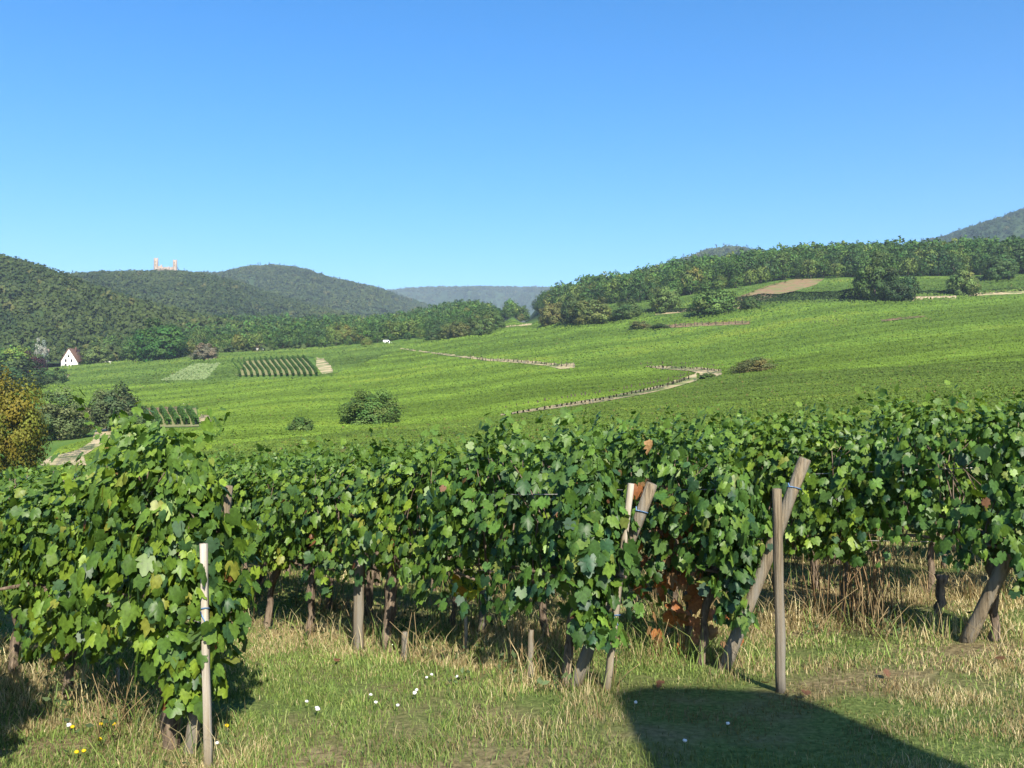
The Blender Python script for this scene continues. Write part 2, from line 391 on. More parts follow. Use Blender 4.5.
def hill_forest(name, P, d, n, rad, cols, label, seed, tmax=29, conif=.02):
    r_ = np.random.default_rng(seed); nn, m = P.shape[:2]
    # sample evenly over the slope as it is seen from the valley
    i = r_.uniform(0, tmax - 1.001, n); j = r_.uniform(0, m - 1.001, n)
    i0, j0 = i.astype(int), j.astype(int); fi, fj = (i - i0)[:, None], (j - j0)[:, None]
    C = (P[i0, j0] * (1 - fi) + P[i0 + 1, j0] * fi) * (1 - fj) + (P[i0, j0 + 1] * (1 - fi) + P[i0 + 1, j0 + 1] * fi) * fj
    px, py = proj(C[:, 0], C[:, 1], C[:, 2]); k = (px > -60) & (px < 1085); C = C[k]; n = len(C)
    tone = .6 * vnoise(C[:, 0] / d * 7, C[:, 2] / d * 30, seed + 5) + .5 * vnoise(C[:, 0] / d * 26, C[:, 2] / d * 90, seed + 6)
    cz = r_.uniform(size=n) < conif + .08 * (tone > .5)
    sx = rad * r_.uniform(.7, 1.35, n); sz = np.where(cz, sx * 1.5, sx * r_.uniform(.75, 1.15, n)); sx = np.where(cz, sx * .6, sx)
    cols = np.array(cols)
    mixv = np.clip(.45 + .42 * tone + .15 * r_.normal(size=n), 0, 1)[:, None]
    c = cols[0] * (1 - mixv) + cols[1] * mixv
    c = np.where(r_.uniform(size=(n, 1)) < .03, cols[2], c); c = np.where(cz[:, None], cols[3], c)
    c = c * r_.uniform(.86, 1.14, (n, 1))
    m = 34; q = r_.normal(size=(n, m, 3)); q /= np.linalg.norm(q, axis=2, keepdims=True); q[:, :, 2] = np.abs(q[:, :, 2]) * np.where(r_.uniform(size=(n, m)) < .75, 1, -.6)
    S = np.stack([sx, sx, sz], -1)[:, None, :]
    tap = np.where(cz[:, None, None], 1 - .6 * np.clip(q[:, :, 2:3], 0, 1), 1) * np.array([1, 1, 0]) + np.array([0, 0, 1])
    V = C[:, None, :] + q * S * tap * r_.uniform(.75, 1.08, (n, m, 1)) + np.c_[np.zeros((n, 2)), sz * .5][:, None, :]
    N = q + .25 * r_.normal(size=(n, m, 3)) + np.array([0, -.25, .25])
    P_, _, Qd = cards(V.reshape(-1, 3), N.reshape(-1, 3), np.repeat(sx, m) * r_.uniform(.34, .6, n * m), r_)
    cc = np.repeat(c, m, 0) * r_.uniform(.9, 1.1, (n * m, 1))
    o = Geo().add(P_, None, Qd, np.repeat(cc, 4, 0)).build(name, M_TREE)
    tag(o, label, 'forest', kind='stuff')
GREENS = [(.028, .052, .013), (.076, .102, .024), (.10, .105, .03), (.020, .042, .015)]
hill_forest('hillside_forest', P1, 1050, 8500, 5.0, GREENS, 'mixed green woodland covering the nearest hill behind the white house', 11)
hill_forest('castle_forest', P2, 1850, 9000, 5.5, GREENS, 'dark mixed forest covering the hill under the castle ruin', 12)
hill_forest('mountain_forest', P3, 2700, 7500, 7, GREENS, 'forest on the rounded mountain behind the castle hill', 13)
hill_forest('ridge_forest', P4, 5200, 4500, 10, GREENS, 'bluish forest on the long flat far ridge', 14)
hill_forest('rear_forest', P5, 2500, 2200, 8, GREENS, 'dark blue forest on the hilltop peeping over the right wood', 15)
hill_forest('steep_forest', P6, 2500, 6000, 6, [(.02, .05, .018), (.05, .085, .025), (.1, .1, .03), (.012, .035, .016)], 'dark coniferous forest on the steep mountain behind the wood', 16, conif=.12)

# ------------------------------------------------------------------ trees
def crown_geo(seed, n_cl=34, per=46, leaf=.055, flat=1.0, low=.22, tint=(.06, .11, .02), var=.3, lum=None, wide=.42, sparse=0.0):
    """a crown of leaf clumps for a tree one unit tall"""
    r_ = np.random.default_rng(seed); ge = Geo()
    # clumps over an uneven egg from the lowest boughs to the top, with a few inside to close it
    zc, rz = (1 + low) / 2 - .05, (1 - low) / 2 - .03; ph = r_.uniform(0, 6.28, 4)
    for k in range(n_cl):
        u = -1 + 2 * (k + .5) / n_cl; a = k * 2.39996 + ph[0] + r_.normal(0, .25); q = math.sqrt(max(0, 1 - u * u)) ** .8
        bump = 1 + .10 * math.sin(2 * a + ph[1] + 2 * u) + .08 * math.sin(3 * a + ph[2] - 3 * u) + r_.normal(0, .07)
        rr = bump * (r_.uniform(.45, .7) if k % 4 == 3 else r_.uniform(.84, 1.0)); taper = 1 + .18 * -u
        c = np.array([math.cos(a) * q * wide * rr * taper, math.sin(a) * q * wide * rr * taper, zc + u * rz * rr * (1 if u < 0 else bump)])
        cr = r_.uniform(.095, .155) * (1.25 if n_cl < 35 else 1)
        m = int(per * r_.uniform(.6, 1.3))
        q = r_.normal(size=(m, 3)); q /= np.linalg.norm(q, axis=1, keepdims=True); q[:, 2] = np.abs(q[:, 2]) * np.where(r_.uniform(size=m) < .64, 1, -1)
        P = c + q * cr * r_.uniform(.5, 1.15, (m, 1)) * [1.05, 1.05, .95]
        N = q + .55 * (c - [0, 0, .45]) / .35 + .40 * r_.normal(size=(m, 3))
        V, _, Qd = cards(P, N, leaf * r_.uniform(.6, 1.3, m), r_, .8)
        base = np.array(tint) * (1 + var * .7 * r_.normal()) * np.array([1 + .12 * r_.normal(), 1, 1])
        ge.add(V, None, Qd, np.repeat(np.clip(base * r_.uniform(.75, 1.25, (m, 1)), .006, .6), 4, 0))
    return ge
def trunk_geo(seed, low=.25, r0=.022, limbs=5, spread=.2):
    r_ = np.random.default_rng(seed); ge = Geo()
    b = r_.normal(0, .012, (5, 2))
    P = np.array([(b[i, 0] * i, b[i, 1] * i, z) for i, z in enumerate((-.03, .12, .28, .48, .72))]); P[0, :2] = 0
    ge.add(*tube(P, r0 * np.array([1.35, 1.0, .85, .6, .2]), 7, jit=.06, seed=seed))
    for k in range(limbs):
        z = r_.uniform(low, .5); a = k * 2.4 + r_.uniform(0, 1); l = spread * r_.uniform(.7, 1.2)
        s = np.array([np.interp(z, P[:, 2], P[:, 0]), np.interp(z, P[:, 2], P[:, 1]), z]); dv = np.array([math.cos(a) * l, math.sin(a) * l, l * r_.uniform(.5, 1.1)])
        ge.add(*tube([s, s + dv * .5 + [0, 0, .01], s + dv], [r0 * .5, r0 * .33, r0 * .1], 5))
    return ge
def one_mesh_tree(name, seed, **kw):
    ge = crown_geo(seed, **kw); tg = trunk_geo(seed, low=kw.get('low', .22) + .05)
    ge.add(np.concatenate(tg.V), np.concatenate(tg.T), np.concatenate(tg.Q), (1, 1, 1), 1)
    return ge.mesh(name, [M_TREE, M_TRUNK])
WOOD = [one_mesh_tree('broadleaf_tree', 40 + k, n_cl=30 + 4 * (k % 3), per=34, leaf=.075, tint=t_, wide=w_, low=l_) for k, (t_, w_, l_) in enumerate([
    ((0.072, 0.138, 0.026), .36, .16), ((0.094, 0.167, 0.032), .40, .14), ((0.058, 0.116, 0.026), .34, .2), ((0.123, 0.181, 0.038), .36, .14),
    ((0.049, 0.104, 0.026), .42, .12), ((0.145, 0.167, 0.038), .34, .18), ((0.080, 0.145, 0.029), .30, .2)])]
TALLW = [one_mesh_tree('woodland_tree', 60 + k, n_cl=30, per=48, leaf=.055, tint=t_, wide=.24, low=.4) for k, t_ in enumerate([(0.065, 0.123, 0.026), (0.087, 0.152, 0.035), (0.051, 0.102, 0.029)])]
def wood_tree(x, y, h, name, label, group, pool, r_):
    m = pool[int(r_.integers(len(pool)))]
    o = inst(name, m, None, (x, y, g(x, y) - .2), r_.uniform(0, 6.28), (h * r_.uniform(.9, 1.2), h * r_.uniform(.9, 1.2), h))
    tag(o, label, 'tree', group); return o
# the wood along the ridge on the right: front ranks one by one, the rest as one mass
EDGE = [(455,331),(485,325),(520,316),(560,309),(600,304),(640,302),(680,297),(705,292),(735,288),(770,282),(800,278.5),(860,277.5),(930,276.5),(1024,274),(1100,273)]
ex = np.array([e[0] for e in EDGE]); ey = np.array([e[1] for e in EDGE])
r_ = np.random.default_rng(99)
POP = [WOOD[0], WOOD[1], WOOD[2], WOOD[4], WOOD[6], WOOD[0], WOOD[3], WOOD[4]]
deepP = []
for rank in range(16):
    x = 458.0
    while x < 1085:
        X, Y, _ = at(x, float(np.interp(x, ex, ey)), 250)
        sp = 8.5 if rank < 4 else 11
        D = Y + rank * (8.0 if rank < 4 else 11) - (12 if rank >= 4 else 0) + r_.normal(0, 2.5); px = (x - 512) / F * D
        if D < 860:
            H = (r_.uniform(7, 14) if rank == 0 else r_.uniform(11, 19)) * np.interp(x, [455, 520, 640, 800, 1024], [.72, .8, .95, 1.08, 1.12])
            if rank < 4:
                tall = x > 715 and rank in (1, 2) and r_.uniform() < .35
                wood_tree(px, D, H, 'broadleaf_tree', 'green broadleaf tree in the front ranks of the wood on the right hillside', 'trees along the edge of the right wood',
                          TALLW if tall else (POP + ([WOOD[5]] if x < 720 else [])), r_)
            else: deepP.append((px, D, g(px, D), H, r_.integers(7)))
        x += sp * r_.uniform(.75, 1.25) * F / D
def mass(name, pts, label, seed):
    ge = Geo(); r_ = np.random.default_rng(seed)
    base = [crown_geo(seed + k, n_cl=22, per=18, leaf=.11, tint=t_, wide=.38, low=.15) for k, t_ in enumerate([(0.072, 0.138, 0.026), (0.058, 0.116, 0.026), (0.109, 0.167, 0.035), (0.049, 0.102, 0.026), (0.080, 0.145, 0.029)])]
    base = [(np.concatenate(b.V), np.concatenate(b.Q), np.concatenate(b.C)) for b in base]
    for x, y, z, h, k in pts:
        V, Qd, C = base[int(k) % 5]; a = r_.uniform(0, 6.28); c, s = math.cos(a), math.sin(a)
        ge.add(V @ np.array([[c, s, 0], [-s, c, 0], [0, 0, 1]]) * h + [x, y, z], None, Qd, C * r_.uniform(.8, 1.2))
    return tag(ge.build(name, M_TREE), label, 'forest', kind='stuff')
mass('ridge_wood', deepP, 'dense green wood filling the ridge behind its front trees', 71)
# left: foot of the wooded hills
EL = [(-70,378),(0,372),(30,372),(60,366),(100,361),(140,360),(170,359),(200,354),(240,352),(290,349),(340,346),(385,342),(420,339.5),(450,336),(475,329)]
lx = np.array([e[0] for e in EL]); ly = np.array([e[1] for e in EL]); deepL = []
r_ = np.random.default_rng(101)
for rank in range(34):
    x = -60.0
    while x < 478:
        X, Y, _ = at(x, float(np.interp(x, lx, ly)), 250)
        D = Y + 4 + rank * (9 if rank < 3 else 14) - (12 if rank >= 3 else 0) + r_.normal(0, 3); px = (x - 512) / F * D
        H = r_.uniform(8, 17) * (1 if x < 360 else .85) * (.7 if rank == 0 else 1)
        skip = rank == 0 and (46 < x < 92)
        if 52 < x < 88 and rank < 3 and D < Y + 30: skip = True
        if D < (900 if x < 370 else 1250) and not skip:
            if rank < 3:
                wood_tree(px, D, H, 'broadleaf_tree', 'green broadleaf tree at the foot of the wooded hills across the valley', 'trees at the foot of the wooded hills',
                          TALLW if (178 < x < 222 and rank > 0) else POP + [WOOD[5], WOOD[3]], r_)
            else: deepL.append((px, D, g(px, D), H, r_.integers(7)))
        x += (9 if rank < 3 else 12) * r_.uniform(.75, 1.25) * F / D
mass('valley_wood', deepL, 'mixed green wood filling the valley between the vineyards and the hills', 73)

# single trees and bushes
def solo(name, px, py, hpx, wpx, label, cat, tint, seed, leaf=.05, low=.15, dens=1.0, group=None, limbs=5, flat=1.0, var=.22, lean=0):
    X, Y, Z = at(px, py, 12); h = hpx * Y / F; wr = wpx / hpx / .80
    t = thing(name, (X, Y, Z - .03 * h), label, cat, group, rz=seed * 1.7)
    cg = crown_geo(seed, n_cl=int(60 * dens), per=int(110 * dens), leaf=leaf * 1.05, tint=tuple(1.35 * np.array(tint)), low=low, var=var, flat=flat)
    o = cg.build('crown', M_TREE, t); o.scale = (h * wr, h * wr, h)
    tr = trunk_geo(seed, low=low * .8 + .03, limbs=limbs).build('trunk', M_TRUNK, t); tr.scale = (h * max(wr, .8), h * max(wr, .8), h)
    return t
solo('round_tree', 160, 361, 38, 42, 'large round dark green tree standing at the field edge right of the white house', 'tree', (.035, .085, .016), 5, leaf=.05, low=.03, dens=1.3)
solo('ochre_tree', 3, 478, 106, 62, 'ochre yellow tree at the left edge above the vines', 'tree', (.115, .105, .014), 6, leaf=.028, low=.05, dens=1.7, var=.18)
solo('willow_tree', 60, 440, 46, 48, 'greyish green spreading tree beside the dirt track, next to the ochre tree', 'tree', (.085, .11, .04), 7, leaf=.042, low=.04, dens=1.2)
solo('orchard_tree', 116, 431, 45, 42, 'rounded grey green tree right of the dirt track in the valley', 'tree', (.062, .088, .034), 8, leaf=.042, low=.06, dens=1.3)
solo('orchard_tree', 141, 430, 20, 24, 'small grey green tree beside the striped vine plot', 'tree', (.055, .09, .03), 9, leaf=.06, low=.05)
solo('field_bush', 371, 433, 42, 50, 'big rounded bush standing alone in the middle of the vineyard', 'bush', (.075, .125, .03), 18, leaf=.034, low=.0, dens=1.6, limbs=7)
solo('field_bush', 301, 441, 25, 26, 'small rounded bush left of the big bush in the vineyard', 'bush', (.07, .12, .03), 11, leaf=.05, low=.0, dens=1.1)
solo('russet_bush', 755, 377, 19, 38, 'brownish bush beside the dirt yard in the vineyard', 'bush', (.125, .125, .045), 12, leaf=.036, low=.0, dens=1.3, var=.15)
solo('russet_bush', 708, 382, 8, 16, 'low dark green bush at the bend of the dirt track', 'bush', (.06, .10, .025), 13, leaf=.1, low=.0)
for i, (x, y, h, wd, lab, tc_) in enumerate([
    (590, 326, 28, 34, 'rounded olive tree in the vineyard below the wood, rightmost of its pair', (.085, .11, .03)),
    (574, 324, 24, 26, 'dark tree in the vineyard below the wood, leftmost of its pair', (.045, .075, .022)),
    (553, 326, 22, 24, 'brown green tree standing apart at the left end of the hillside tree line', (.11, .115, .035)),
    (629, 320, 17, 24, 'low bushy tree between the paired trees and the upper track', (.065, .10, .028)),
    (613, 322, 10, 14, 'small dark bush right of the paired hillside trees', (.045, .08, .022)),
    (713, 316, 28, 36, 'rounded green tree at the end of the upper track', (.07, .12, .028)),
    (666, 312, 24, 26, 'olive green tree above the upper track', (.08, .12, .03)),
    (876, 302, 40, 34, 'large dark tree with a lit yellow green side beside the tan wall', (.055, .09, .022)),
    (900, 303, 26, 28, 'dark rounded tree touching the large tree beside the tan wall', (.032, .06, .02)),
    (964, 297, 27, 24, 'single light green tree at the right end of the tan wall', (.09, .13, .035)),
    (999, 281, 26, 30, 'broad tree in front of the wood near the right edge', (.045, .08, .022)),
    (751, 311, 14, 16, 'small round bush at the left end of the hedge', (.05, .085, .022)),
    (205, 361, 15, 20, 'bare greyish shrub right of the large round tree', (.14, .13, .085)),
    (33, 380, 22, 22, 'purple leaved tree beside the white house', (.045, .018, .022)),
    (15, 376, 28, 30, 'bright yellow green tree left of the white house', (.12, .19, .03)),
    (42, 368, 24, 12, 'pale silvery slender tree between the bright tree and the white house', (.20, .22, .18)),
    (10, 394, 34, 50, 'dark green tree above the ochre tree at the left edge', (.035, .065, .022)),
    (98, 365, 18, 26, 'light green tree right of the white house', (.085, .12, .034)),
    (132, 361, 17, 22, 'small green tree left of the large round tree', (.06, .105, .025)),
    (52, 386, 16, 24, 'green bush below the white house', (.06, .1, .03)),
    (367, 347, 8, 9, 'yellow green bush at the far field edge beside the white van', (.11, .14, .03)),
    (640, 331, 9, 18, 'olive bush on the terrace bank left end', (.085, .105, .035)),
    (660, 330, 6, 16, 'low dark bush on the terrace bank', (.05, .08, .025)),
    (470, 327, 16, 18, 'yellow green tree at the left end of the right wood', (.12, .135, .03)),
    (434, 341.5, 14, 16, 'dark green tree at the valley end, leftmost of the small row beside the right wood', (.045, .08, .024)),
    (447, 340.5, 15, 17, 'mid green tree at the valley end, second of the small row beside the right wood', (.07, .10, .028)),
    (459, 339, 17, 17, 'olive tree at the valley end, third of the small row beside the right wood', (.085, .10, .03)),
    (471, 336.5, 17, 18, 'dark rounded tree at the valley end, last of the small row beside the right wood', (.05, .085, .024)),
    (479, 337, 20, 24, 'mid green spreading tree filling the gap between the valley trees and the right wood', (.06, .095, .026)),
    (491, 332, 20, 22, 'green tree at the corner of the right wood above the field path', (.065, .105, .026)),
    (483, 333, 12, 16, 'low bushy tree closing the gap before the right wood', (.075, .10, .03))]):
    solo('hillside_tree' if h > 12 else 'low_bush', x, y, h * 1.14, wd, lab, 'tree' if h > 12 else 'bush', tc_, 200 + i, leaf=.052, low=.0, dens=1.0, limbs=4)
# hedge running along the upper terrace
def hedge(name, a, b, hpx, label, tint, seed):
    p, q = np.array(at(*a, 100)), np.array(at(*b, 100)); L = np.linalg.norm(q - p); h = hpx * p[1] / F; r_ = np.random.default_rng(seed)
    n = int(L * h * 14); t = r_.uniform(size=n); hh = h * (.75 + .35 * np.abs(vnoise(t * L * .12, t * 0, seed)))
    an = r_.uniform(0, math.pi, n)
    P = p + (q - p) * t[:, None]; P[:, 2] = G(P[:, 0], P[:, 1]); off = np.c_[np.cos(an) * 0, np.cos(an) * 1.1, np.sin(an) * hh]
    N = np.c_[r_.normal(0, .5, n), -np.abs(np.cos(an)) + r_.normal(0, .4, n), np.sin(an) + .3]
    V, _, Qd = cards(P + off, N, r_.uniform(.45, .95, n), r_)
    c = np.array(tint) * r_.uniform(.7, 1.3, (n, 1))
    return tag(Geo().add(V - p, None, Qd, np.repeat(c, 4, 0)).build(name, M_TREE, loc=p), label, 'hedge')
hedge('hedge', (735, 307), (864, 301), 12, 'long dark hedge along the terrace left of the large tree', (.03, .058, .02), 31)
hedge('hedge', (915, 296), (955, 295), 6, 'short dark hedge growing over the tan wall', (.03, .06, .02), 32)
hedge('hedge', (640, 314), (690, 312), 4, 'thin dark hedge above the upper track', (.035, .06, .02), 33)
hedge('hedge', (985, 293), (1040, 289), 4, 'low hedge along the terrace path near the right edge', (.05, .085, .025), 34)

# ------------------------------------------------------------------ vineyards covering the slopes (continuous canopy)
RD = np.array([-.7, .714]); RN = np.array([.714, .7])
def parcels(px, py):
    """which parcel of vines a place belongs to"""
    yA = np.interp(px, [-200, 0, 200, 505, 600, 697, 740, 860, 1024, 1200], [486, 480, 447, 415, 400, 377, 374, 368, 361, 352])
    yB = np.interp(px, [-200, 0, 200, 330, 400, 480, 575, 640, 720, 860, 1024, 1200], [386, 386, 383, 376, 349, 359, 367, 366, 368, 345, 325, 300])
    yE = np.interp(px, [480, 560, 700, 735, 860, 960, 1200], [318, 318, 316, 306, 302, 298, 285])
    o = np.full(px.shape, 0)
    o = np.where(py < yA, 1, o); o = np.where((py < yB) & (px >= 400), 2, o); o = np.where((py < yB) & (px < 400), 3, o)
    o = np.where((py < yE) & (px > 480), 4, o)
    return o
def canopy():
    r_ = np.random.default_rng(5)
    out = []
    for d0, d1, n in ((11, 22, 95000), (22, 45, 150000), (45, 90, 210000), (90, 180, 200000), (180, 360, 170000), (360, 640, 110000)):
        d = np.exp(r_.uniform(math.log(d0), math.log(d1), n)); x = r_.uniform(-190, 1180, n)
        X = (x - 512) / F * d; Y = d
        k = (X * RN[0] + Y * RN[1]); sp = 1.35
        jit = np.clip(r_.normal(0, .2, n), -.5, .5)
        near = d < 140
        dk = np.where(near, np.round(k / sp) * sp + jit - k, 0); X = X + dk * RN[0]; Y = Y + dk * RN[1]
        z = np.where(d < 60, r_.uniform(.45, 1, n) ** .6, r_.uniform(.75, 1, n)) * (1.42 + .10 * vnoise(X * .8, Y * .8, 3))
        out.append(np.c_[X, Y, z])
    P = np.concatenate(out); X, Y, zz = P.T
    al = (X * RD[0] + Y * RD[1]); kk = X * RN[0] + Y * RN[1]
    Z = G(X, Y) + zz; px, py = proj(X, Y, Z)
    keep = np.ones(len(X), bool)
    keep &= ~((kk < 9.4) & (Y < 24) & (al < 22)) & ~((Y < 9.5))           # the nearest rows are built vine by vine
    for poly in CLEAR: keep &= ~inpoly(px, py, poly)
    edge = np.interp(px, lx, ly); keep &= ~((px < 470) & (py < edge + .5))
    edge = np.interp(px, ex, ey); keep &= ~((px >= 470) & (py < edge + .5))
    keep &= ~inpoly(px, py, [(236,377.5),(246,359.5),(314,356),(319,376.5)]) & ~inpoly(px, py, [(140,428),(146,408),(198,405),(200,428)])
    keep &= ~inpoly(px, py, [(-60,500),(-60,405),(30,402),(84,412),(100,436),(60,447),(40,470)])
    X, Y, Z, px, py, kk, al = (q[keep] for q in (X, Y, Z, px, py, kk, al)); d = np.hypot(X, Y)
    pid = parcels(px, py)
    n = len(X)
    base = np.array([(.095, .150, .024), (.124, .198, .026), (.112, .184, .026), (.102, .166, .030), (.094, .154, .028)])[pid]
    # every few rows another planting: lighter and darker bands along the rows, yellowing patches
    kb = np.where(pid == 0, kk * .5, np.where(pid == 1, (Y * .93 - X * .37) * .16, np.where(pid == 2, (Y * .9 - X * .45) * .12, (Y * .96 - X * .2) * .1)))
    b1 = np.sin(kb * .9 + 1.3 * np.sin(kb * .37) + 2 * np.sin(kb * .11)); b2 = vnoise(X * .012, Y * .012, 21); b3 = vnoise(X * .09, Y * .09, 22)
    amp = np.where(pid == 0, .10, .20); b4 = np.sin(kb * 5.3 + b1) * np.sin(kb * 2.1)
    tone = 1 + amp * b1 + .12 * b2 + .06 * b3 + .18 * b4
    c = base * tone[:, None] * np.exp(r_.normal(0, 1, (n, 1)) * np.clip(.20 - d / 1400, .06, .2)[:, None])
    yel = np.clip(.5 * b3 + .6 * b2 + .35 * b1 + r_.normal(0, 1, n) * np.clip(.6 - d / 500, .15, .6) - .35, 0, 1)[:, None]
    c = c * (1 - yel * .5) + np.array([.21, .235, .03]) * yel * .5
    br = r_.uniform(size=n) < np.where(pid == 0, .018, .002); c[br] = np.array([.15, .12, .045])
    pale = inpoly(px, py, [(160,380.5),(192,364),(221,362.5),(206,379.5)]); c[pale] = np.array([.21, .27, .11]) * r_.uniform(.8, 1.2, (pale.sum(), 1))
    s = np.maximum(.125, .0024 * d) * r_.uniform(.7, 1.3, n)
    sdn = np.clip(.40 - (d - 30) / 350, .17, .40); N = np.c_[r_.normal(0, 1, n) * sdn, -.40 + r_.normal(0, 1, n) * sdn, .8 + .5 * r_.normal(0, 1, n) * sdn]
    names = [('near_vineyard', 'olive green vine canopy of the near slope just beyond the first rows'), ('middle_vineyard', 'bright green banded vineyard between the dirt track and the upper path'),
             ('upper_vineyard', 'green vineyard on the right slope above the upper path'), ('valley_vineyard', 'flat green vineyard in the valley before the wooded hills'),
             ('terrace_vineyard', 'green vineyard strip under the edge of the right wood')]
    for i, (nm, lab) in enumerate(names):
        q = pid == i
        if q.sum() < 10: continue
        V, _, Qd = cards(np.c_[X, Y, Z][q], N[q], s[q], r_, .85)
        tag(Geo().add(V, None, Qd, np.repeat(c[q], 4, 0)).build(nm, M_CANOPY), lab, 'vineyard', kind='stuff')
canopy()
# striped plots: rows that run towards us, one by one
def vine_row(pts, hgt, wdt, label, group, seed):
    r_ = np.random.default_rng(seed); Wp = np.array([at(x, y, 60) for x, y in pts]); L = np.linalg.norm(Wp[-1] - Wp[0])
    n = int(L * 26); t = r_.uniform(0, len(pts) - 1.001, n); i = t.astype(int); f = (t - i)[:, None]
    P = Wp[i] * (1 - f) + Wp[i + 1] * f; P[:, 2] = G(P[:, 0], P[:, 1])
    a = r_.uniform(0, math.pi, n); off = np.c_[np.cos(a) * wdt, np.zeros(n), .25 + np.sin(a) * (hgt - .25)]
    N = np.c_[np.cos(a), r_.normal(-.2, .4, n), np.sin(a)] + r_.normal(0, .35, (n, 3))
    V, _, Qd = cards(P + off, N, r_.uniform(.4, .75, n), r_)
    c = np.array((.055, .115, .02)) * r_.uniform(.7, 1.35, (n, 1))
    return tag(Geo().add(V - Wp[0], None, Qd, np.repeat(c, 4, 0)).build('vine_row', M_CANOPY, loc=Wp[0]), label, 'vine row', group)
M_PLOT = noisemat('plot_ground', (.16, .19, .065), (.30, .26, .12), .3, bump=.1)
patch('plot_ground', [(234,375.8),(246,361),(308,358),(315,374.5)], M_PLOT, lift=.10)
patch('plot_ground', [(142,428),(148,412),(196,408),(199,427)], M_PLOT, lift=.10)
ORD = ['first', 'second', 'third', 'fourth', 'fifth', 'sixth', 'seventh', 'eighth', 'ninth', 'tenth', 'eleventh', 'twelfth', 'thirteenth', 'fourteenth', 'fifteenth', 'sixteenth', 'seventeenth', 'eighteenth', 'nineteenth', 'twentieth']
for k in range(14):
    x = 317 - k * 5.9
    vine_row([(x - 14 + k * .55, 357.5 + k * .25), (x - 8, 363.5), (x - 1.5, 371.5), (x, 376.3 + k * .08)], 1.7, .42, ORD[k] + ' vine row from the bare corner in the striped plot across the valley', 'vine rows of the striped plot', 300 + k)
for k in range(6):
    x = 196 - k * 9
    vine_row([(x - 8, 412), (x - 4, 417), (x, 425.5)], 1.7, .45, ORD[k] + ' vine row from the bare row end in the small plot below the red bank', 'vine rows of the small plot', 330 + k)

# ------------------------------------------------------------------ buildings
def house():
    X, Y, Z = at(69, 367.5, 200); k = Y / F
    t = thing('white_house', (X, Y, Z - .3), 'white gabled house with a steep red brown roof among trees in the valley', 'house', rz=R(-2))
    Wd, D, He, Hr = 8.2 * k, 11, 7.0 * k, 19.5 * k
    V = [(-Wd, 0, 0), (Wd, 0, 0), (Wd, 0, He), (0, 0, Hr), (-Wd, 0, He), (-Wd, D, 0), (Wd, D, 0), (Wd, D, He), (0, D, Hr), (-Wd, D, He)]
    wl = Geo().add(V, [(2, 3, 4), (9, 8, 7)], [(0, 1, 2, 4), (5, 9, 7, 6), (0, 4, 9, 5), (1, 6, 7, 2)]).build('wall', M_RENDER, t)
    ge = Geo()
    for s in (-1, 1):
        a, b = np.array([s * (Wd + .7), 0, He - .9]), np.array([0, 0, Hr + .02])
        nrm = np.array([s * (Hr - He), 0, Wd]); nrm = nrm / np.linalg.norm(nrm) * .38
        P = [a, b, b + nrm, a + nrm]
        V = [(p[0], y, p[2]) for y in (-.6, D + .6) for p in P]
        ge.add(V, None, [(0, 1, 2, 3), (4, 7, 6, 5), (0, 4, 5, 1), (3, 2, 6, 7), (0, 3, 7, 4), (1, 5, 6, 2)])
    rf = ge.build('roof', M_ROOF, t)
    Geo().add(*box(1.0, 1.8, 5, 5.9, Hr - 2.5, Hr + 1.2)).build('chimney', M_ROOF, rf)
    for x, z, w_, h_ in ((-2.1, 3.9, .9, 1.5), (1.6, 3.9, .9, 1.5), (-.3, 6.9, .9, 1.4), (-2.1, .9, .9, 1.6)):
        f = Geo().add(*box(x - w_ / 2 - .14, x + w_ / 2 + .14, -.06, .0, z - .14, z + h_ + .14)).build('window', M_ROOF, t)
        Geo().add(*box(x - w_ / 2, x + w_ / 2, -.09, -.063, z, z + h_)).build('pane', M_DARKGLASS, f)
house()
def small_house(px, py, wpx, hpx, label, name='farm_building', roof=M_ROOF):
    X, Y, Z = at(px, py, 200); k = Y / F; Wd = wpx * k / 2; H = hpx * k
    t = thing(name, (X, Y, Z), label, 'building', rz=R(8))
    Geo().add(*box(-Wd, Wd, 0, Wd * 1.4, -1, H * .55)).build('wall', M_RENDER, t)
    V = [(-Wd - .4, -.5, H * .5), (Wd + .4, -.5, H * .5), (Wd + .4, Wd * 1.4 + .5, H * .5), (-Wd - .4, Wd * 1.4 + .5, H * .5), (-Wd - .2, Wd * .7, H), (Wd + .2, Wd * .7, H)]
    Geo().add(V, [(0, 4, 3), (1, 2, 5)], [(0, 1, 5, 4), (2, 3, 4, 5), (0, 3, 2, 1)]).build('roof', roof, t)
    Geo().add(*box(-.5, .5, -.04, .02, .1, min(2.1, H * .45))).build('door', M_ROOF, t)
small_house(259, 350.5, 8, 6, 'tiny farm building with a reddish roof behind the striped vine plot')
small_house(107, 364.5, 7, 3.5, 'low white shed at the field edge right of the house', 'shed', M_RENDER)
small_house(185, 405.5, 6, 3.2, 'small pale hut at the end of the red earth bank', 'hut', M_RENDER)
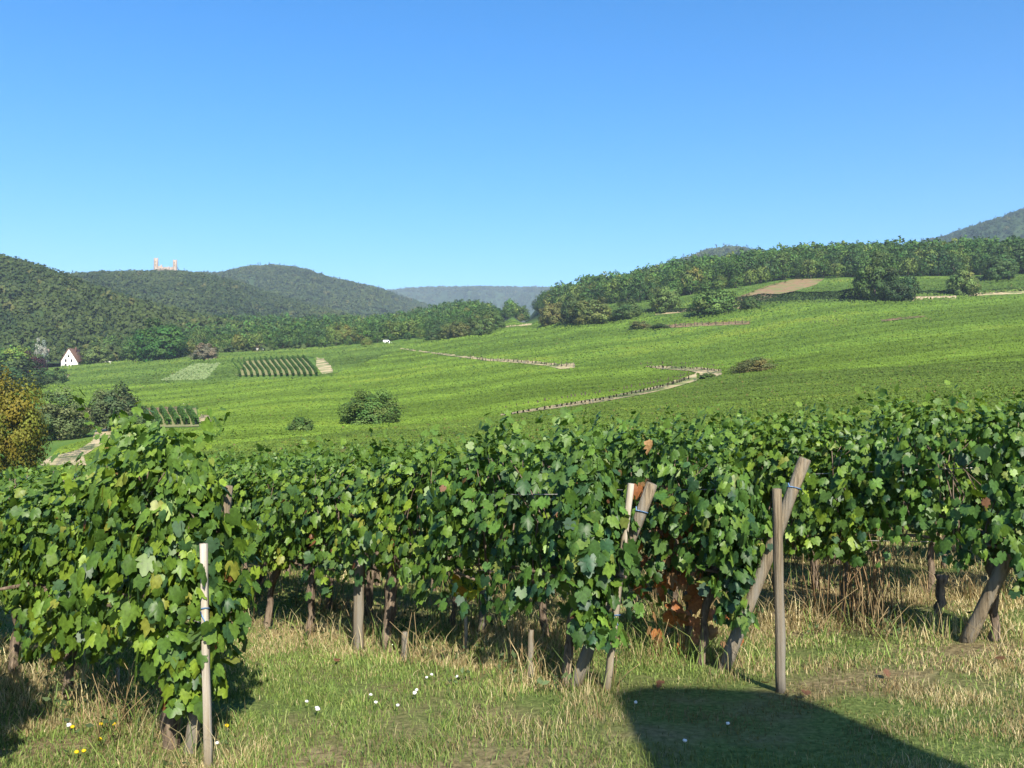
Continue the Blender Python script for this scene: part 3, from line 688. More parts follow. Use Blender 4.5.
def van(loc, rz, label, L=4.8, W=1.9, H=2.0, hood=.25, paint=None):
    t = thing('parked_van', loc, label, 'van', rz=rz)
    # side profile (length, height) with sloping windscreen; rounded shoulders by an inset roof
    prof = [(0, .45), (L, .45), (L, .95), (L - .9 * hood * 4, 1.15), (L - 1.75 * hood * 4, H - .12), (L - 2.0 * hood * 4, H), (.25, H), (.04, H - .35)]
    ins = [0.02, .02, .0, .03, .16, .22, .22, .06]
    V = [(x, s * (W / 2 - q), z) for s in (-1, 1) for (x, z), q in zip(prof, ins)]
    n = len(prof); Qd = [(i, (i + 1) % n, n + (i + 1) % n, n + i) for i in range(n)]
    T = [(0, i + 1, i) for i in range(1, n - 1)] + [(n, n + i, n + i + 1) for i in range(1, n - 1)]
    Geo().add(V, T, Qd).build('body', paint, t)
    for x in (.9, L - .95):
        for s in (-1, 1):
            wv = Geo().add(*tube([(0, -.11, 0), (0, .11, 0)], .34, 18)).build('wheel', plain('tyre', (.02, .02, .02), .9), t, loc=(x, s * (W / 2 - .1), .34))
            Geo().add(*tube([(0, -.02, 0), (0, .02, 0)], .19, 12)).build('rim', plain('rim', (.5, .5, .5), .35, 1), wv, loc=(0, s * .115, 0))
    for s in (-1, 1):
        Geo().add(*box(L - 2.6, L - 1.6, s * (W / 2 + .002) - .01, s * (W / 2 + .002) + .01, 1.15, H - .35)).build('window', M_DARKGLASS, t)
        Geo().add(*box(L - .02, L + .03, s * .7 - .18, s * .7 + .18, .7, .88)).build('headlight', plain('lamp', (.8, .8, .8), .2), t)
    return t
M_PAINT = plain('white_paint', (.78, .78, .77), .3)
X, Y, Z = at(383, 344, 200); van((X, Y, Z), R(6), 'white van parked at the far edge of the valley fields', 5.6, 2.0, 2.5, paint=M_PAINT)
# unseen caster added behind the camera's right side to throw the headland shadow
def add_shadow_caster():
    y0 = -1.0; zg = g(1.8, -2)
    t = thing('added_shadow_caster', (1.12, y0, zg), 'unseen hut shape added behind the camera to throw the dark shadow on the grass', 'hut')
    # section traced back along the sun from the shadow's outline on the grass
    q = []
    for sx, sy in ((655,768),(630,730),(613,693),(640,687),(700,687),(772,691),(812,702),(850,718),(910,744),(975,770)):
        p = np.array(at(sx, sy, 3)); k = (p[1] - y0) / -tosun[1]; q.append((p[0] + tosun[0] * k - 1.12, p[2] + tosun[2] * k - zg))
    prof = [(q[0][0] + .03, .4)] + q + [(q[-1][0] + .15, .4)]; top = max(z for _, z in q); x0_, x1_ = q[0][0], q[-1][0]
    n = len(prof); V = [(x, y, z) for y in (0, -4.4) for x, z in prof]
    Qd = [(i, n + i, n + (i + 1) % n, (i + 1) % n) for i in range(n)]; T = [(0, i, i + 1) for i in range(1, n - 1)] + [(n, n + i + 1, n + i) for i in range(1, n - 1)]
    Geo().add(V, T, Qd).build('wall', M_RENDER, t)
    d_ = Geo().add(*box(x0_ + .35, x0_ + 1.2, .003, .05, 0, 2.0)).build('door', M_POST, t)  # door, handle and window are made up along with the caster
    Geo().add(*box(x0_ + 1.05, x0_ + 1.12, .05, .09, .95, 1.1)).build('handle', M_WIRE, d_)
    Geo().add(*box(x0_ + .4, x0_ + .95, .003, .03, top - 1.3, top - .7)).build('window', M_DARKGLASS, t)
add_shadow_caster()
def castle():
    d = 1835.0; a, b = ray(165, 273.5); k = d / F
    t = thing('castle_ruin', (a * d, d, b * d + 1.5), 'pale stone castle ruin with two broken towers on the wooded hilltop', 'castle')
    def tower(px, rpx, h, seed):
        r_ = np.random.default_rng(seed); n = 14; ge = Geo(); r = rpx * k
        th = np.arange(n) * 2 * math.pi / n; zt = h + r_.uniform(-2.2, 1.0, n)
        ring = lambda rr, z: np.c_[np.cos(th) * rr, np.sin(th) * rr, np.broadcast_to(z, n)]
        V = np.r_[ring(r * 1.08, -4), ring(r, h * .5), ring(r, zt), ring(r * .72, zt), ring(r * .72, h * .5)]
        ge.add(V, None, [(j * n + i, j * n + (i + 1) % n, (j + 1) * n + (i + 1) % n, (j + 1) * n + i) for j in range(4) for i in range(n)])
        o = ge.build('tower', M_STONE, t, loc=((px - 165) * k, 0, 6))
        for z in (h * .35, h * .62): Geo().add(*box(-.7, .7, -r - .15, -r + .6, z, z + 2.0)).build('window', M_DARKGLASS, o)
    tower(156, 2.2, 24.5, 1); tower(175, 2.1, 21, 2)
    r_ = np.random.default_rng(3); xs = np.linspace(158.5, 172.8, 13); top = 6 + 2.0 * r_.uniform(-1, 1, 13); top[:3] += 3; ge = Geo()
    for i in range(12):
        ge.add(*box((xs[i] - 165) * k, (xs[i + 1] - 165) * k, -2, 2 + .01 * i, -4, max(3.0, top[i])))
    cw = ge.build('curtain_wall', M_STONE, t, loc=(0, 0, 6))
    for i in range(4): Geo().add(*box((160.5 + i * 3 - 165) * k - .8, (160.5 + i * 3 - 165) * k + .8, -2.15, -1.9, .5, 2.8)).build('window', M_DARKGLASS, cw)
castle()
def stone_wall():
    p, q = np.array(at(911, 301, 100)), np.array(at(957, 300, 100)); L = q[0] - p[0]; r_ = np.random.default_rng(4); n = 14; ge = Geo(); H = 4.2 * p[1] / F
    for i in range(n):
        x0, x1 = L * i / n, L * (i + 1) / n; z0 = g(p[0] + x0, p[1]) - p[2]
        ge.add(*box(x0, x1, 0 + .01 * (i % 2), .5, z0 - .8, z0 + H * r_.uniform(.9, 1.05)))
    t = thing('terrace_wall', p, 'tan stone terrace wall below the hedge on the right slope', 'wall')
    ge.build('masonry', M_WALLSTONE, t)
    Geo().add(*box(-.1, L + .1, -.08, .58, H * 1.05 + .0, H * 1.05 + .16)).build('coping', M_WALLSTONE, t)
stone_wall()
# stakes at the ends of far rows
M_DARKPOST = noisemat('dark_post', (.03, .024, .018), (.09, .07, .05), 3)
STK = Geo().add(*tube([(0, 0, -.2), (.01, 0, 1.0), (0, .01, 2.0)], [.09, .085, .07], 6)).mesh('row_stake', M_DARKPOST)
r_ = np.random.default_rng(77)
def stakes(path, n, label, group, grow=1.0):
    pts = np.array(path, float); tt = np.linspace(0, len(pts) - 1, n); i = np.minimum(tt.astype(int), len(pts) - 2); f = (tt - i)[:, None]
    for x, y in pts[i] * (1 - f) + pts[i + 1] * f:
        X, Y, Z = at(x + r_.normal(0, .8), y + 2.6, 60)
        o = inst('row_stake', STK, None, (X, Y, Z), r_.uniform(0, 6), (1.5, 1.5, grow * r_.uniform(.7, .95))); o.rotation_euler = (r_.normal(0, .06), r_.normal(0, .06), 0)
        tag(o, label, 'stake', group)
stakes([(505,413.6),(560,404.2),(600,398.0),(640,390.2),(668,383.5),(688,377.5)], 44, 'dark wooden row stake along the upper edge of the dirt track', 'stakes along the dirt track')
stakes([(470,356.6),(490,358.6),(520,360),(543,362),(566,364.5)], 26, 'dark wooden row stake along the narrow field path', 'stakes along the field path')
stakes([(640,366),(665,365.5),(700,367),(718,369)], 26, 'dark wooden row stake behind the dirt yard', 'stakes behind the dirt yard')
stakes([(670,325.5),(700,323),(748,321.5)], 16, 'dark wooden row stake on the reddish terrace bank', 'stakes on the terrace bank', 1.3)
stakes([(810,324),(850,321)], 10, 'dark wooden row stake in the dark gap on the right slope', 'stakes on the right slope', 1.2)

# ------------------------------------------------------------------ near rows, vine by vine
LEAF2D = [(.0, .08), (.10, -.12), (.28, -.17), (.40, -.04), (.52, .10), (.57, .30), (.45, .38), (.54, .56), (.45, .68), (.28, .67), (.19, .86), (.0, 1.03)]
LEAF2D = LEAF2D + [(-x, y) for x, y in LEAF2D[-2:0:-1]]
LV = np.array([(x, y, -.55 * abs(x) ** 1.35 - .35 * max(y - .3, 0) ** 1.6 + .06 * (k % 2)) for k, (x, y) in enumerate(LEAF2D)] + [(0, .28, .05)])
LN = len(LEAF2D); LT = np.array([(LN, k, (k + 1) % LN) for k in range(LN)])
def leaves(ge, P, Nrm, tip, size, col, r_):
    n = len(P); Nrm = Nrm / np.linalg.norm(Nrm, axis=1, keepdims=True)
    t = tip - (tip * Nrm).sum(1, keepdims=True) * Nrm; t /= np.linalg.norm(t, axis=1, keepdims=True) + 1e-9; s = np.cross(t, Nrm)
    L = LV[None] * (1 + .07 * r_.normal(size=(n, len(LV), 1))); L = L * np.c_[r_.uniform(.85, 1.1, n), np.ones(n), r_.uniform(-.6, 1.6, n)][:, None, :]
    V = P[:, None, :] + size[:, None, None] * (L[..., 0:1] * s[:, None] + (L[..., 1:2] - .3) * t[:, None] + L[..., 2:3] * Nrm[:, None])
    T = (LT[None] + (np.arange(n) * len(LV))[:, None, None]).reshape(-1, 3)
    ge.add(V.reshape(-1, 3), T, None, np.repeat(col, len(LV), 0))
GRE = np.array([(.066, .130, .020), (.102, .178, .022), (.170, .250, .026), (.038, .088, .029)])
def leafcols(n, r_, rust=.006, yellow=.03):
    c = GRE[r_.choice(4, n, p=[.35, .33, .17, .15])] * r_.uniform(.8, 1.2, (n, 1))
    u = r_.uniform(size=n); c[u < yellow] = np.array([.20, .22, .035]); c[u < rust] = np.array([.19, .08, .03]) * r_.uniform(.7, 1.2, ((u < rust).sum(), 1))
    return c
def foliage(seed, end=False, n=560, lf=1.0, top=1.42, bottom=.62, rust=.005, gap=0.0, hang=0.0, length=1.2, dark=1.0):
    """leaves of one vine trained on wires; x runs along the row, +x is the row's near end"""
    r_ = np.random.default_rng(seed); ge = Geo()
    x = r_.uniform(-length / 2, length / 2, n); z = bottom + (top - bottom) * r_.beta(1.25, 1.0, n)
    ph = r_.uniform(0, 6, 4)
    lowl = bottom + .10 * np.sin(x * 5 + ph[0]) + .07 * np.sin(x * 11 + ph[1]); topl = top + .07 * np.sin(x * 4.2 + ph[2]) + .05 * np.sin(x * 13 + ph[3])
    z = lowl + (topl - lowl) * (z - bottom) / (top - bottom)
    side = np.where(r_.uniform(size=n) < .5, 1, -1)
    thick = .17 + .05 * np.sin(x * 7 + z * 5 + ph[0]) + .05 * np.sin(z * 9 - x * 3 + ph[1]); thick *= np.clip((topl - z) / .25, .25, 1)
    y = side * np.abs(thick + r_.normal(0, .085, n)); inner = r_.uniform(size=n) < .16; y[inner] *= r_.uniform(0, .7, inner.sum())
    gn = np.sin(x * 5.3 + ph[2] * 3) * np.sin(z * 6.1 + ph[3] * 2) + .35 * r_.normal(size=n)
    keep = gn > -.62 + gap
    up = np.clip((z - (topl - .3)) / .3, 0, 1)
    N = np.c_[r_.normal(0, .62, n), side * (.85 - .35 * up) + r_.normal(0, .42, n), .34 + .6 * up + r_.normal(0, .42, n)]
    tip = np.c_[r_.normal(0, .35, n), side * .35 + r_.normal(0, .2, n), -1 + .9 * up * r_.uniform(0, 1.4, n)]
    P = np.c_[x, y, z]
    if end:
        m = 640; ex_ = length / 2 + np.abs(r_.normal(.02, .07, m)); ang = r_.uniform(-1.3, 1.3, m)
        zz = bottom - .12 + (top - bottom + .08) * r_.beta(1.1, 1.0, m); rr = .19 * np.clip((top + .05 - zz) / .3, .3, 1) * r_.uniform(.4, 1.15, m) * (1 + .25 * np.sin(zz * 9 + ph[0]))
        P2 = np.c_[length / 2 - .13 + np.cos(ang) * rr * 1.3, np.sin(ang) * rr * 1.15, zz]
        N2 = np.c_[.8 * np.cos(ang) + r_.normal(0, .5, m), .8 * np.sin(ang) + r_.normal(0, .5, m), .3 + r_.normal(0, .45, m)]
        t2 = np.c_[np.cos(ang) * .3, np.sin(ang) * .3, -np.ones(m)] + r_.normal(0, .25, (m, 3))
        P = np.r_[P, P2]; N = np.r_[N, N2]; tip = np.r_[tip, t2]; keep = np.r_[keep, np.ones(m, bool)]
    # shoots standing out of the top
    for k in range(12 if not end else 14):
        xs, l = r_.uniform(-length / 2, length / 2), r_.uniform(.07, .28); q = int(5 + l * 16); tt = np.linspace(0, 1, q)
        lean = r_.normal(0, .35, 2)
        P = np.r_[P, np.c_[xs + lean[0] * tt * l + r_.normal(0, .03, q), lean[1] * tt * l + r_.normal(0, .03, q), top - .05 + tt * l]]
        N = np.r_[N, r_.normal(0, .6, (q, 3)) + [0, -.3, .7]]; tip = np.r_[tip, r_.normal(0, .6, (q, 3)) + [0, 0, -.3]]; keep = np.r_[keep, np.ones(q, bool)]
    P, N, tip = P[keep], N[keep], tip[keep]; m = len(P)
    col = leafcols(m, r_, rust)
    col = col * np.where(r_.uniform(size=(m, 1)) < .75, dark, 1) * np.array([dark ** .5, 1, dark ** -.9])  # dark below one puts row shade into the leaf colour
    topm = np.clip((P[:, 2] - top + .25) / .3, 0, 1)[:, None]; col = col * (1 - .55 * topm) + np.array([.12, .21, .03]) * .55 * topm * r_.uniform(.7, 1.2, (m, 1))
    leaves(ge, P, N, tip, lf * r_.uniform(.038, .098, m) * np.where(col[:, 0] > 1.2 * col[:, 1], .7, 1) * (1 - .25 * topm[:, 0]), col, r_)
    return ge
def cane_geo(seed, length=1.2):
    r_ = np.random.default_rng(seed); ge = Geo()
    for k in range(11):
        x = r_.uniform(-length / 2, length / 2); P = [(x * .8, 0, .62)]
        for q in range(1, 5): P.append((x * .8 + r_.normal(0, .03) * q, r_.normal(0, .03) + .02 * q * (-1) ** k, (.62 + q * .20)))
        ge.add(*tube(P, [.007, .006, .005, .004, .003], 5))
    ge.add(*tube([(-length / 2, 0, .66), (-.2, .01, .70), (.2, -.01, .70), (length / 2, 0, .67)], [.008, .013, .013, .008], 6))
    return ge
def vtrunk_geo(seed, h=.72, r=.036):
    r_ = np.random.default_rng(seed); z = np.linspace(-.06, h, 9); b = np.cumsum(r_.normal(0, .016, (9, 2)), 0)
    rad = r * (1.15 + .22 * r_.normal(size=9)); rad[0] *= 1.35; rad[-1] *= 1.35; rad[-2] *= 1.2
    ge = Geo().add(*tube(np.c_[b[:, 0], b[:, 1], z], np.clip(rad, r * .7, r * 1.8), 9, jit=.12, seed=seed))
    for s in (-1, 1): ge.add(*tube([(b[-1, 0], b[-1, 1], h - .03), (b[-1, 0] + s * .10, b[-1, 1], h + .03), (b[-1, 0] + s * .3, b[-1, 1], h + .02)], [r * .9, r * .5, r * .3], 7, jit=.1, seed=seed + 1))
    return ge
FOL = [foliage(500 + k, n=2100, lf=.84, gap=.05 * (k % 3)).mesh('foliage', M_VINE) for k in range(6)]
FOL_END = [foliage(520 + k, end=True, n=2300, lf=.82, top=1.42, bottom=.52).mesh('foliage', M_VINE) for k in range(3)]
FOL_SHADE = [foliage(620 + k, n=1500, lf=.86, gap=.26, dark=.72).mesh('foliage', M_VINE) for k in range(5)]  # bluish leaf colour, darkened to stand in for the right rows' shade
FOL_SHADE_END = [foliage(640 + k, end=True, n=1300, lf=.88, bottom=.52, gap=.24, dark=.75).mesh('foliage', M_VINE) for k in range(3)]  # row ends with the same shade painted into the leaves
FOL_THIN = [foliage(540 + k, n=1300, lf=.84, gap=.40, rust=.04).mesh('foliage', M_VINE) for k in range(2)]
CAN = [cane_geo(560 + k).mesh('cane', M_BARK) for k in range(4)]
TRK = [vtrunk_geo(580 + k, r=r0).mesh('trunk', M_BARK) for k, r0 in enumerate((.029, .034, .025, .031, .040))]
ROWA = math.atan2(-RD[1], -RD[0])         # local +x points to the near end
ENDS = {0: (-2.55, 3.5), 1: (-1.53, 4.30), 2: (.39, 5.50), 3: (1.44, 6.00), 4: (3.22, 6.20), 5: (4.9, 6.6), 6: (6.4, 7.2)}
NV = {0: 4, 1: 7, 2: 13, 3: 15, 4: 17, 5: 17, 6: 17}
RNAME = {0: 'row beyond the left edge', 1: 'first row from the left', 2: 'second row from the left', 3: 'third row from the left', 4: 'fourth row from the left', 5: 'fifth row from the left', 6: 'sixth row from the left'}
SPC = 1.12
r_ = np.random.default_rng(1234)
for row, (x0, y0) in ENDS.items():
    for k in range(NV[row]):
        s = {1: .61, 2: .40, 4: .22}.get(row, .50) + k * SPC; X, Y = x0 + RD[0] * s, y0 + RD[1] * s
        lab = f'{ORD[k]} grapevine behind the end posts of the {RNAME[row]}' if k else f'leafy grapevine at the near end of the {RNAME[row]}'
        v = thing('grapevine', (X, Y, g(X, Y)), lab, 'grapevine', f'grapevines of the {RNAME[row]}', rz=ROWA)
        if k == 0: fm = FOL_END[row % 3] if row < 2 else FOL_SHADE_END[row % 3]
        elif row >= 3 and k != 1: fm = FOL_SHADE[int(r_.integers(5))]
        elif row == 2 and k == 2: fm = FOL_THIN[0]
        elif row == 3 and k == 1: fm = FOL_THIN[1]
        else: fm = FOL[int(r_.integers(6))]
        flip = 0 if k == 0 or r_.uniform() < .5 else math.pi
        h = {0: 1.0, 1: 1.03, 2: 1.04, 3: 1.06, 4: 1.10, 5: 1.12, 6: 1.10}[row] * r_.uniform(.96, 1.04)
        if row == 1: h = (1.08 if k == 0 else .91) * r_.uniform(.98, 1.02)
        drop = -.20 if row == 1 else -.10 if row in (2, 3) else -.03
        inst('foliage', fm, v, (0, 0, drop), flip, (1, 1.05, h - drop * .72))
        inst('cane', CAN[int(r_.integers(4))], v, (0, 0, 0), flip)
        tx = -.05 + r_.normal(0, .1) if k else .3
        if row == 2 and k in (1, 2): tx = (-.43, -.455)[k - 1]
        inst('trunk', TRK[4 if (row == 1 and k == 0) else int(r_.integers(4))], v, (tx, 0, 0), r_.uniform(0, 6))

# wires of the near rows
for row, (x0, y0) in list(ENDS.items())[1:5]:
    for hgt, nm in ((.68, 'lower'), (1.2, 'upper')):
        P = []
        for q in range(0, 9):
            s = q * NV[row] * SPC / 8 - .05; X, Y = x0 + RD[0] * s, y0 + RD[1] * s; P.append((X, Y, g(X, Y) + hgt + .006 * (q % 2)))
        P = np.array(P); o = Geo().add(*tube(P - P[0], .0032, 5)).build('trellis_wire', M_WIRE, loc=P[0])
        tag(o, f'{nm} trellis wire stretched along the {RNAME[row]}', 'wire', 'trellis wires of the near rows')

# posts and stakes: base pixel, top pixel, width in pixels
def post(name, b, tpx, wpx, m, label, cat, group=None, dtop=0.0, square=False, twine=None, bury=.08, dy=0.0, seed=0):
    X, Y, Z = at(b[0], b[1], 3); Y2 = Y + dtop; a2, b2 = ray(*tpx); Tp = np.array([a2 * Y2, Y2, b2 * Y2]); Bp = np.array([X, Y, Z])
    dv = Tp - Bp; r = wpx * Y / F / 2; r_ = np.random.default_rng(seed)
    n = 10; ts = np.linspace(-bury, 1, 7)
    P = [dv * q + np.array([r_.normal(0, .06 * r), r_.normal(0, .06 * r), 0]) * (1 if 0 < q < 1 else 0) for q in ts]
    rad = r * np.linspace(1.12, .95, 7); 
    P.append(P[-1] + dv / np.linalg.norm(dv) * r * .12); rad = np.r_[rad, rad[-1] * .8]
    t = thing(name, Bp, label, cat, group)
    Geo().add(*tube(P, rad, 5 if square else n, jit=.075, seed=seed)).build('shaft', m, t, smooth=False)
    if twine is not None:
        q = dv * twine; a = np.arange(13) * 2 * math.pi / 12 * 1.0
        ax = dv / np.linalg.norm(dv); u_ = np.cross(ax, [0, 1, 0]); u_ /= np.linalg.norm(u_); v_ = np.cross(ax, u_)
        ring = [q + (u_ * math.cos(z) + v_ * math.sin(z)) * r * 1.12 + ax * (.012 * math.sin(z) + .004 * z) for z in np.r_[a, a[1:]]]
        tail = ring + [ring[-1] + np.array([.012, -.02, -.03]), ring[-1] + np.array([.035, -.02, -.075])]
        Geo().add(*tube(tail, .0032, 6)).build('twine', M_TWINE, t)
    return t
post('thin_stake', (208, 768), (203, 544), 8.5, M_STAKE, 'pale squared stake at the near end of the first row from the left', 'stake', square=True, twine=.70, seed=1)
post('end_post', (190, 752), (228, 486), 12, M_POST, 'weathered leaning end post half hidden in leaves of the first row from the left', 'post', dtop=.10, seed=2)
post('thin_stake', (607, 690), (631, 484), 7.5, M_STAKE, 'pale stake wound into the leaves at the end of the second row from the left', 'stake', square=True, twine=.36, dtop=-.10, seed=3)
post('end_post', (574, 686), (652, 484), 11.5, M_POST, 'leaning brown end post of the second row from the left, tied with blue twine', 'post', dtop=-.12, twine=.86, seed=4)
post('thin_stake', (781, 692), (777, 489), 9.5, M_POST, 'upright grey brown stake with cut top at the end of the third row', 'stake', seed=5, dtop=-.02)
post('end_post', (724, 670), (805, 459), 12, M_POST, 'leaning end post rising above the leaves of the third row, blue twine near its top', 'post', dtop=-.12, twine=.86, seed=6)
post('end_post', (966, 642), (1026, 520), 12.5, M_POST, 'leaning dark end post of the fourth row near the right edge', 'post', dtop=-.30, seed=7)
for i, (bx, by, tx, ty, wd, mm, lab) in enumerate([
    (358, 652, 360, 560, 10, M_POST, 'sturdy brown stake among the trunks of the second row, leftmost of the thick ones'),
    (405, 660, 405, 632, 7, M_POST, 'sawn stake stub beside a vine trunk in the second row'),
    (466, 652, 465, 585, 3, M_STAKE, 'very thin pale stake in the gap of the second row'),
    (482, 632, 483, 590, 8, M_POST, 'brown stake deep in the second row, right of the thin pale stake'),
    (530, 678, 531, 630, 6, M_POST, 'short weathered stake in dry grass near the end of the second row'),
    (698, 598, 700, 560, 6, M_POST, 'brown stake seen between the second and third row ends'),
    (841, 616, 846, 560, 5, M_POST, 'thin leaning stake in tall dry grass before the fourth row'),
    (40, 664, 40, 618, 5, M_POST, 'thin stake under the leaves of the first row near the left edge'),
    (118, 690, 118, 668, 3, M_STAKE, 'short grey stub in weeds under the first row')]):
    post('row_post', (bx, by), (tx, ty), wd, mm, lab, 'stake', 'stakes inside the near rows', seed=20 + i)
def trunk_at(b, t_, wpx, label, seed, m=M_BARK):
    X, Y, Z = at(*b, 3); h = (b[1] - t_[1]) * Y / F; dx = (t_[0] - b[0]) * Y / F
    r_ = np.random.default_rng(seed); q = np.linspace(-.06, 1, 9); r = wpx * Y / F / 2
    P = np.c_[dx * q + np.r_[0, r_.normal(0, .25 * r, 7), 0], np.r_[0, r_.normal(0, .25 * r, 7), 0], h * q]
    v = thing('grapevine', (X, Y, Z), label, 'grapevine')
    Geo().add(*tube(P, r * np.r_[1.3, 1 + .18 * r_.normal(size=6), 1.35, 1.5], 10, jit=.12, seed=seed)).build('trunk', m, v)
    return v, P[-1], h
v, tp, h = trunk_at((688, 642), (690, 592), 9, 'dead vine with rust orange withered leaves between the second and third row ends', 31)
Geo().add(*tube([tp, tp + [-.05, 0, .25], tp + [-.14, .02, .55], tp + [-.22, .05, .9], tp + [-.24, .05, 1.1]], [.014, .012, .01, .008, .005], 6)).add(*tube([(0, 0, .02), (-.08, .0, -.02), (-.12, -.1, -.12)], [.03, .025, .02], 7)).build('cane', M_BARK, v)
r_ = np.random.default_rng(8); ge = Geo(); n = 190; q = r_.uniform(0, 1, n) ** .9
P = tp + np.c_[-.08 - .17 * q, -.42 - .10 * q, 1.10 * q - .22] + r_.normal(0, .12, (n, 3)) * [1.3, .8, 1.2]
leaves(ge, P, r_.normal(0, .6, (n, 3)) + [0, -.7, .2], r_.normal(0, .3, (n, 3)) + [0, 0, -1], r_.uniform(.05, .11, n), np.where(r_.uniform(size=(n, 1)) < .6, [[.40, .155, .055]], [[.32, .19, .09]]) * r_.uniform(.5, 1.3, (n, 1)), r_)
ge.build('withered_leaves', M_VINE, v)
trunk_at((938, 616), (942, 575), 9, 'dark vine trunk under the shaded leaves of the fourth row', 34)
# young yellow vine in the gap of the second row
v, tp, h = trunk_at((466, 650), (465, 590), 3, 'young vine with yellow and orange leaves in the gap of the second row', 35)
ge = Geo(); n = 16; P = tp + r_.normal(0, .06, (n, 3)) + [0, -.05, .02]; cc = np.where(r_.uniform(size=(n, 1)) < .6, [[.42, .42, .03]], [[.50, .26, .03]])
leaves(ge, P, r_.normal(0, .5, (n, 3)) + [0, -.8, .3], r_.normal(0, .3, (n, 3)) + [0, 0, -1], r_.uniform(.05, .10, n), cc, r_); ge.build('foliage', M_VINE, v)

# ------------------------------------------------------------------ grass on the headland and weeds under the rows
def grass():
    r_ = np.random.default_rng(55)
    out = []
    for d0, d1, n in ((2.6, 5, 180000), (5, 8, 240000), (8, 13, 95000)):
        d = np.sqrt(r_.uniform(d0 ** 2, d1 ** 2, n)); x = r_.uniform(-270, 1420, n); out.append(np.c_[(x - 512) / F * d, d])
    P = np.concatenate(out); X, Y = P.T; n = len(X)
    kk = X * RN[0] + Y * RN[1]; al = X * RD[0] + Y * RD[1]
    rowd = np.full(n, 9.0)
    for row, (x0, y0) in ENDS.items():
        s = al - (x0 * RD[0] + y0 * RD[1]); rd = np.abs(kk - (x0 * RN[0] + y0 * RN[1])); rowd = np.minimum(rowd, np.where(s > -.25, rd, np.hypot(rd, s)))
    p1 = vnoise(X * 1.1, Y * 1.1, 61); p2 = vnoise(X * 3.4, Y * 3.4, 62); p3 = vnoise(X * .45, Y * .45, 63)
    px, py = proj(X, Y, G(X, Y))
    dry = .46 * p1 + .35 * p2 + .25 * p3 - .42 + .75 * np.clip((px - 640) / 330, 0, 1) - .25 * np.exp(-((px - 350) / 150) ** 2) * (py > 655)
    under = np.clip(1 - rowd / .42, 0, 1)
    dry = dry + under * .6 + .15 * (rowd < .9)
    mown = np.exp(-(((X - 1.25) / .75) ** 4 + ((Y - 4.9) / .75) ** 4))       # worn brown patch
    isdry = r_.uniform(size=n) < 1 / (1 + np.exp(-4.5 * dry)) * .92
    keep = r_.uniform(size=n) < np.clip(.62 + .45 * p2 + .35 * p3 + .3 * under, .06, 1) * (1 - .6 * mown)
    h = r_.gamma(4, .0055, n) * (1 + .45 * p1 + .35 * p2) + .008; h = np.where(isdry, h * 1.1, h)
    tall = r_.uniform(size=n) < .12 * under * (.35 + .9 * (px > 500)) + .015 * (rowd < .8) + .003
    h = np.where(tall, r_.uniform(.08, .26, n) * (.6 + .6 * under), h); h *= 1 - .45 * mown
    X, Y, h, isdry, mown, tall, p1 = (q[keep] for q in (X, Y, h, isdry, mown, tall, p1)); n = len(X)
    Z = G(X, Y); d = np.hypot(X, Y)
    gr = np.array([(.15, .22, .05), (.19, .27, .06), (.11, .175, .045), (.235, .28, .085)])[r_.integers(0, 4, n)]
    st = np.array([(.48, .40, .20), (.37, .30, .15), (.58, .49, .28), (.30, .21, .10)])[r_.integers(0, 4, n)]
    c = np.where(isdry[:, None], st, gr) * r_.uniform(.7, 1.25, (n, 1))
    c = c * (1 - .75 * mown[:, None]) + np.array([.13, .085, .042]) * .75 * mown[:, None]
    wd = np.maximum(.0018, .00040 * d) * r_.uniform(.6, 1.5, n) * np.where(isdry, .8, 1.15)
    a = r_.uniform(0, 6.28, n); lean = r_.uniform(.15, 1.1, n) * h; b = r_.uniform(0, 6.28, n)
    sx, sy = np.cos(a) * wd, np.sin(a) * wd; lx_, ly_ = np.cos(b) * lean, np.sin(b) * lean
    B = np.c_[X, Y, Z - .01]; S = np.c_[sx, sy, 0 * sx]; M1 = np.c_[X + lx_ * .35, Y + ly_ * .35, Z + h * .62]; T1 = np.c_[X + lx_, Y + ly_, Z + h]
    V = np.stack([B - S, B + S, M1 + S * .75, M1 - S * .75, T1], 1).reshape(-1, 3); i5 = np.arange(n)[:, None] * 5
    o = Geo().add(V, i5 + [[3, 2, 4]], i5 + [[0, 1, 2, 3]], np.repeat(c, 5, 0)).build('grass', M_GRASS)
    tag(o, 'mixed green and straw coloured grass on the headland before the rows', 'grass', kind='stuff')
grass()
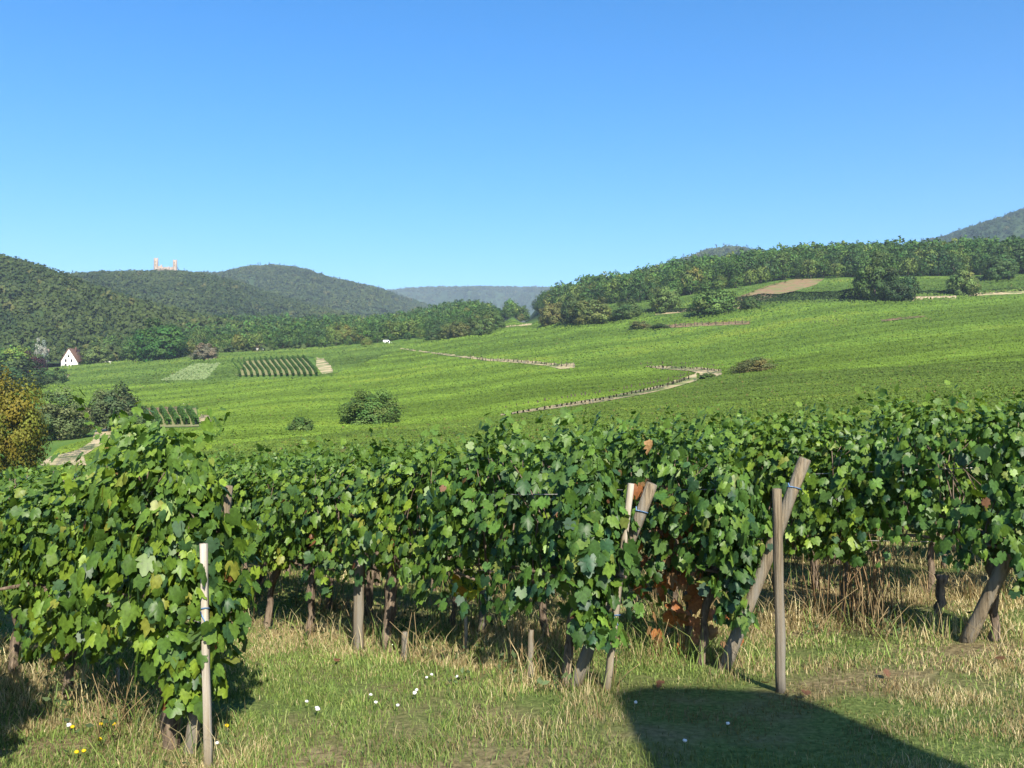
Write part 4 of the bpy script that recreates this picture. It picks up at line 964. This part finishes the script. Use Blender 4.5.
def weeds():
    """broad leaved weeds and dry stalks at the feet of the rows"""
    r_ = np.random.default_rng(66); ge = Geo(); gl = Geo()
    for row, (x0, y0) in ENDS.items():
        for k in range(40):
            s = r_.uniform(-.15, 7); o = r_.normal(-.05, .22); X, Y = x0 + RD[0] * s + RN[0] * o, y0 + RD[1] * s + RN[1] * o; Z = g(X, Y)
            if r_.uniform() < (.8 if row < 3 else .5):
                m = r_.integers(6, 16); h = r_.uniform(.05, .22)
                P = np.c_[r_.normal(0, .06, (m, 2)), r_.uniform(.02, h, m)] + [X, Y, Z]
                V, _, Qd = cards(P, r_.normal(0, .6, (m, 3)) + [0, -.2, .9], r_.uniform(.025, .06, m), r_, .5)
                gl.add(V, None, Qd, np.repeat(np.array([.085, .125, .05]) * r_.uniform(.6, 1.3, (m, 1)), 4, 0))
            else:
                for q in range(r_.integers(4, 11)):
                    h = r_.uniform(.12, .42); l = r_.normal(0, .10, 2); x, y = X + r_.normal(0, .05), Y + r_.normal(0, .05)
                    V, T, Qd = tube([(x, y, Z), (x + l[0] * .5, y + l[1] * .5, Z + h * .6), (x + l[0], y + l[1], Z + h)], [.0028, .0024, .0018], 4)
                    ge.add(V, T, Qd, np.array([.34, .25, .13]) * r_.uniform(.6, 1.3))
    for q in range(60):         # the stand of dead stems in the gap of the third row
        X, Y = 2.75 + r_.normal(0, .18), 7.1 + r_.normal(0, .15); Z = g(X, Y); h = r_.uniform(.4, .95); l = r_.normal(0, .12, 2)
        ge.add(*tube([(X, Y, Z), (X + l[0] * .4, Y + l[1] * .4, Z + h * .6), (X + l[0], Y + l[1], Z + h)], [.0045, .0035, .002], 4), (.30, .20, .11))
    tag(gl.build('weeds', M_GRASS), 'low broad leaved weeds growing at the feet of the vine rows', 'weeds', kind='stuff')
    tag(ge.build('dry_stalks', M_GRASS), 'dry straw coloured stalks standing under the vine rows', 'stalks', kind='stuff')
weeds()
def flower(px, py, kind, label, group, r):
    X, Y, Z = at(px, py, 3); h = .055; t = thing('clover_flower' if kind == 'w' else 'yellow_flower', (X, Y, Z), label, 'flower', group)
    Geo().add(*tube([(0, 0, -.01), (.004, 0, h)], .0018, 5), (.08, .13, .03)).build('stem', M_PETAL, t)
    V, T = ico(); r_ = np.random.default_rng(int(px))
    Geo().add(V * (1 + .14 * r_.normal(size=(len(V), 1))) * [r, r, r * .75] + [.004, 0, h], T, None, (.80, .79, .76) if kind == 'w' else (.72, .52, .02)).build('head', M_PETAL, t)
for (x, y) in [(306,711),(317,719),(316,717.5),(370,704),(375,712),(397,715),(414,702),(416,699),(426,686),(431,683),(456,685),(216,754),(68,735),(635,712),(727,734),(684,752)]:
    flower(x, y, 'w', 'small white flower in the grass of the headland', 'white flowers in the grass', .010 if x not in (414, 317, 68) else .013)
for (x, y) in [(72,737),(100,734),(113,734),(99,750),(76,763),(83,762),(226,736)]:
    flower(x, y, 'y', 'small yellow flower in the grass near the first row', 'yellow flowers in the grass', .011)
# reddish fallen vine leaves
for i, (x, y) in enumerate([(337,665),(765,690),(806,700),(886,680),(1000,665),(660,690),(705,628),(724,618)]):
    X, Y, Z = at(x, y, 3); ge = Geo(); r_ = np.random.default_rng(i)
    leaves(ge, np.array([[0, 0, .025]]), np.array([[r_.normal(0, .4), r_.normal(0, .5), 1.]]), np.array([[r_.normal(), r_.normal(), 0]]), np.array([.05]), np.array([[.17, .085, .045]]), r_)
    tag(ge.build('fallen_leaf', M_VINE, loc=(X, Y, Z + .02)), 'fallen reddish brown vine leaf lying on the grass', 'leaf', 'fallen leaves on the grass')

# ------------------------------------------------------------------ air
def haze():
    m = bpy.data.materials.new('haze'); m.use_nodes = True; t = m.node_tree; t.nodes.remove(t.nodes['Principled BSDF'])
    v = t.nodes.new('ShaderNodeVolumePrincipled'); v.inputs['Color'].default_value = (.64, .80, 1, 1); v.inputs['Density'].default_value = HAZE; v.inputs['Anisotropy'].default_value = .0
    t.links.new(v.outputs[0], t.nodes['Material Output'].inputs['Volume'])
    zmin = min(ZZ.min(), -200) - 1
    o = Geo().add(*box(-7800, 7800, -7800, 7800, zmin, 760)).build('haze', m); tag(o, kind='stuff')
HAZE = 1.15e-4
haze()
